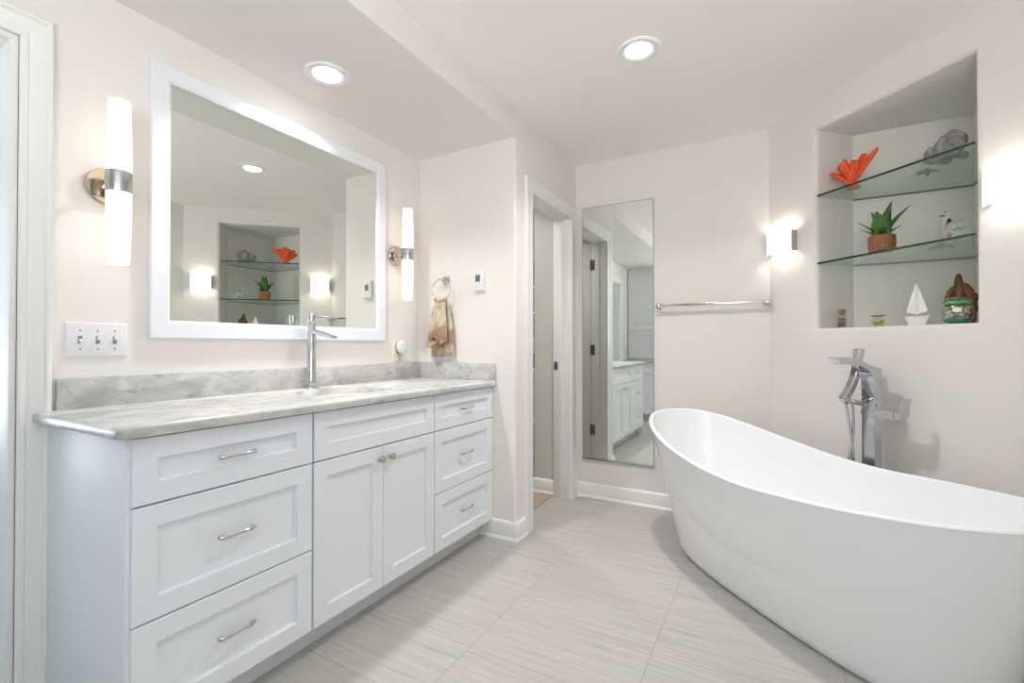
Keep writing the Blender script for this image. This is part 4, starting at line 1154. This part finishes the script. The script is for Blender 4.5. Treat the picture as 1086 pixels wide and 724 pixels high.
mb = MB(); mb.lathe([(.008, 0), (.008, .010), (.006, .013)], (0, 0, 0), 16, 'x'); bmesh.ops.transform(mb.bm, matrix=Matrix.Translation(TP(.028, .004, .838)) @ Matrix.Rotation(-PI / 4, 4, 'Z'), verts=mb.bm.verts); mb.build('diverter', M_CHROME, tf)
# hand shower: curved square wand leaning in its cradle
mb = MB(); loops = []
for k in range(17):
    q = k / 16
    n_ = -.006 - .020 * q - .078 * q ** 2.6; z_ = 1.094 - .236 * q
    dn, dz = -.020 - .2028 * q ** 1.6, -.236; ln = math.hypot(dn, dz); en, ez = -dz / ln, dn / ln
    w_ = .0145 + .0045 * math.exp(-((q - .06) / .10) ** 2) + .002 * q
    sec = [(-.0165, -w_ + .004), (-.0125, -w_), (.0125, -w_), (.0165, -w_ + .004), (.0165, w_ - .004), (.0125, w_), (-.0125, w_), (-.0165, w_ - .004)]
    loops.append([TP(-.052 + a, n_ + b * en, z_ + b * ez) for a, b in sec])
mb.loft(loops, True, True, True); mb.build('hand_shower', M_CHROME, tf, smooth=40)
mb = MB(); mb.tube([TP(-.030, -.010, .838), TP(-.052, -.045, .845), TP(-.052, -.088, .855)], .0125, 16); mb.tube([TP(-.052, -.080, .850), TP(-.052, -.104, .862)], .018, 18); mb.build('cradle', M_CHROME, tf, smooth=40)
mb = MB(); hp = []
P_ = [TP(-.052, -.098, .856), TP(-.050, -.082, .80), TP(-.050, -.066, .72), TP(-.048, -.054, .62), TP(-.046, -.050, .50), TP(-.050, -.056, .34), TP(-.060, -.070, .24), TP(-.080, -.070, .215), TP(-.084, -.058, .27), TP(-.070, -.058, .42), TP(-.056, -.064, .58), TP(-.046, -.052, .70), TP(-.044, -.054, .80), TP(-.046, -.060, .842)]
mb.tube(catmull(P_), .0062, 12); mb.build('hose', M_CHROME2, tf, smooth=60)

# ------------------------------------------------------------------ linen cabinets on the wall behind the camera (seen in the tall mirror)
LX0, LX1 = XV + .003, -1.02
lc = thing('linen_cabinet', ((LX0 + LX1) / 2, -.74, 0), 'white drawer base cabinet reflected in the tall mirror, past the vanity', 'cabinet')
def rot_front(mb, x0, x1, z0, z1, yf):
    """shaker front that faces +y"""
    def L(i, y): return [(x0 + i, y, z0 + i), (x1 - i, y, z0 + i), (x1 - i, y, z1 - i), (x0 + i, y, z1 - i)]
    mb.loft([L(0, yf - TH), L(0, yf - .0015), L(.0015, yf), L(.057, yf), L(.061, yf - .008)], True, True, True)
YLF = -.42
mb = MB(); mb.box(LX0, LX1, YR + .003, YLF - TH - .001, .10, .86, .001); mb.build('body', M_CAB, lc)
mb = MB(); mb.box(LX0, LX1, YR + .01, YLF - .09, 0, .10); mb.build('toe_kick', M_KICK, lc)
for x0, x1 in ((LX0 + .004, -1.502), (-1.498, LX1 - .003)):
    for z0, z1 in ((.690, .857), (.388, .686), (.103, .384)):
        mb = MB(); rot_front(mb, x0, x1, z0, z1, YLF); d = mb.build('drawer', M_CAB, lc, smooth=20)
        mb = MB(); pull(mb, 0, 0, 0); bmesh.ops.transform(mb.bm, matrix=Matrix.Translation(((x0 + x1) / 2, YLF, (z0 + z1) / 2)) @ Matrix.Rotation(PI / 2, 4, 'Z'), verts=mb.bm.verts); mb.build('handle', M_CHROME, d)
lt = thing('linen_countertop', ((LX0 + LX1) / 2, -.74, .8605), 'pale marble top of the linen cabinet reflected in the tall mirror', 'countertop')
mb = MB(); mb.box(LX0, LX1 + .02, YR + .002, YLF + .025, .8605, .890, .006); mb.build('slab', M_MARBLE, lt)
uc = thing('upper_cabinet', ((LX0 + LX1) / 2, -.9, .8915), 'white upper cabinet with panelled doors reflected in the tall mirror', 'cabinet')
YUF = -.735
mb = MB(); mb.box(LX0, LX1, YR + .003, YUF - TH - .001, .8915, ZS - .003, .001); mb.build('body', M_CAB, uc)
for x0, x1 in ((LX0 + .03, -1.502), (-1.498, LX1 - .003)):
    mb = MB(); rot_front(mb, x0, x1, 1.335, 2.255, YUF); d = mb.build('door', M_CAB, uc, smooth=20)
    mb = MB(); rot_front(mb, x0, x1, .905, 1.330, YUF); d = mb.build('door', M_CAB, uc, smooth=20)
mb = MB(); mb.box(LX0, LX1 + .01, YR + .003, YUF + .014, 2.258, ZS - .002, .004); mb.build('cornice', M_CAB, uc)

# ------------------------------------------------------------------ things glimpsed in the closet
cs = thing('closet_shelf_unit', (-2.0, 4.0, 0), 'white shelf unit glimpsed inside the closet through the door gap', 'shelf')
mb = MB(); mb.box(-2.7, -2.68, 3.85, 4.195, 0.006, 2.2, .001); mb.build('upright', M_TRIM, cs)
mb = MB(); mb.box(-1.62, -1.60, 3.85, 4.195, 0.006, 2.2, .001); mb.build('upright', M_TRIM, cs)
for z in (.4, .9, 1.18, 1.42, 1.66, 1.92):
    mb = MB(); mb.box(-2.68, -1.62, 3.85, 4.195, z - .018, z, .001); mb.build('shelf', M_TRIM, cs)
def closet_box(x0, x1, z, h, m_, label):
    t = thing('storage_box', ((x0 + x1) / 2, 4.0, z), label, 'box', 'boxes on the closet shelves')
    mb = MB(); mb.box(x0, x1, 3.87, 4.17, z, z + h * .75, .004); mb.build('body', m_, t)
    mb = MB(); mb.box(x0 - .006, x1 + .006, 3.862, 4.178, z + h * .75, z + h, .005); mb.build('lid', m_, t)
closet_box(-2.12, -1.70, 1.66, .20, M_DARKBOX, 'black lidded box on the second-highest closet shelf')
closet_box(-2.12, -1.70, 1.42, .16, M_BLUEBOX, 'blue-grey lidded box on a middle closet shelf under the black box')
closet_box(-2.12, -1.70, 1.18, .17, M_GREYBOX, 'grey lidded box on the closet shelf under the blue-grey box')
closet_box(-2.12, -1.70, .90, .13, M_DARKBOX, 'flat black lidded box on the lower closet shelf')
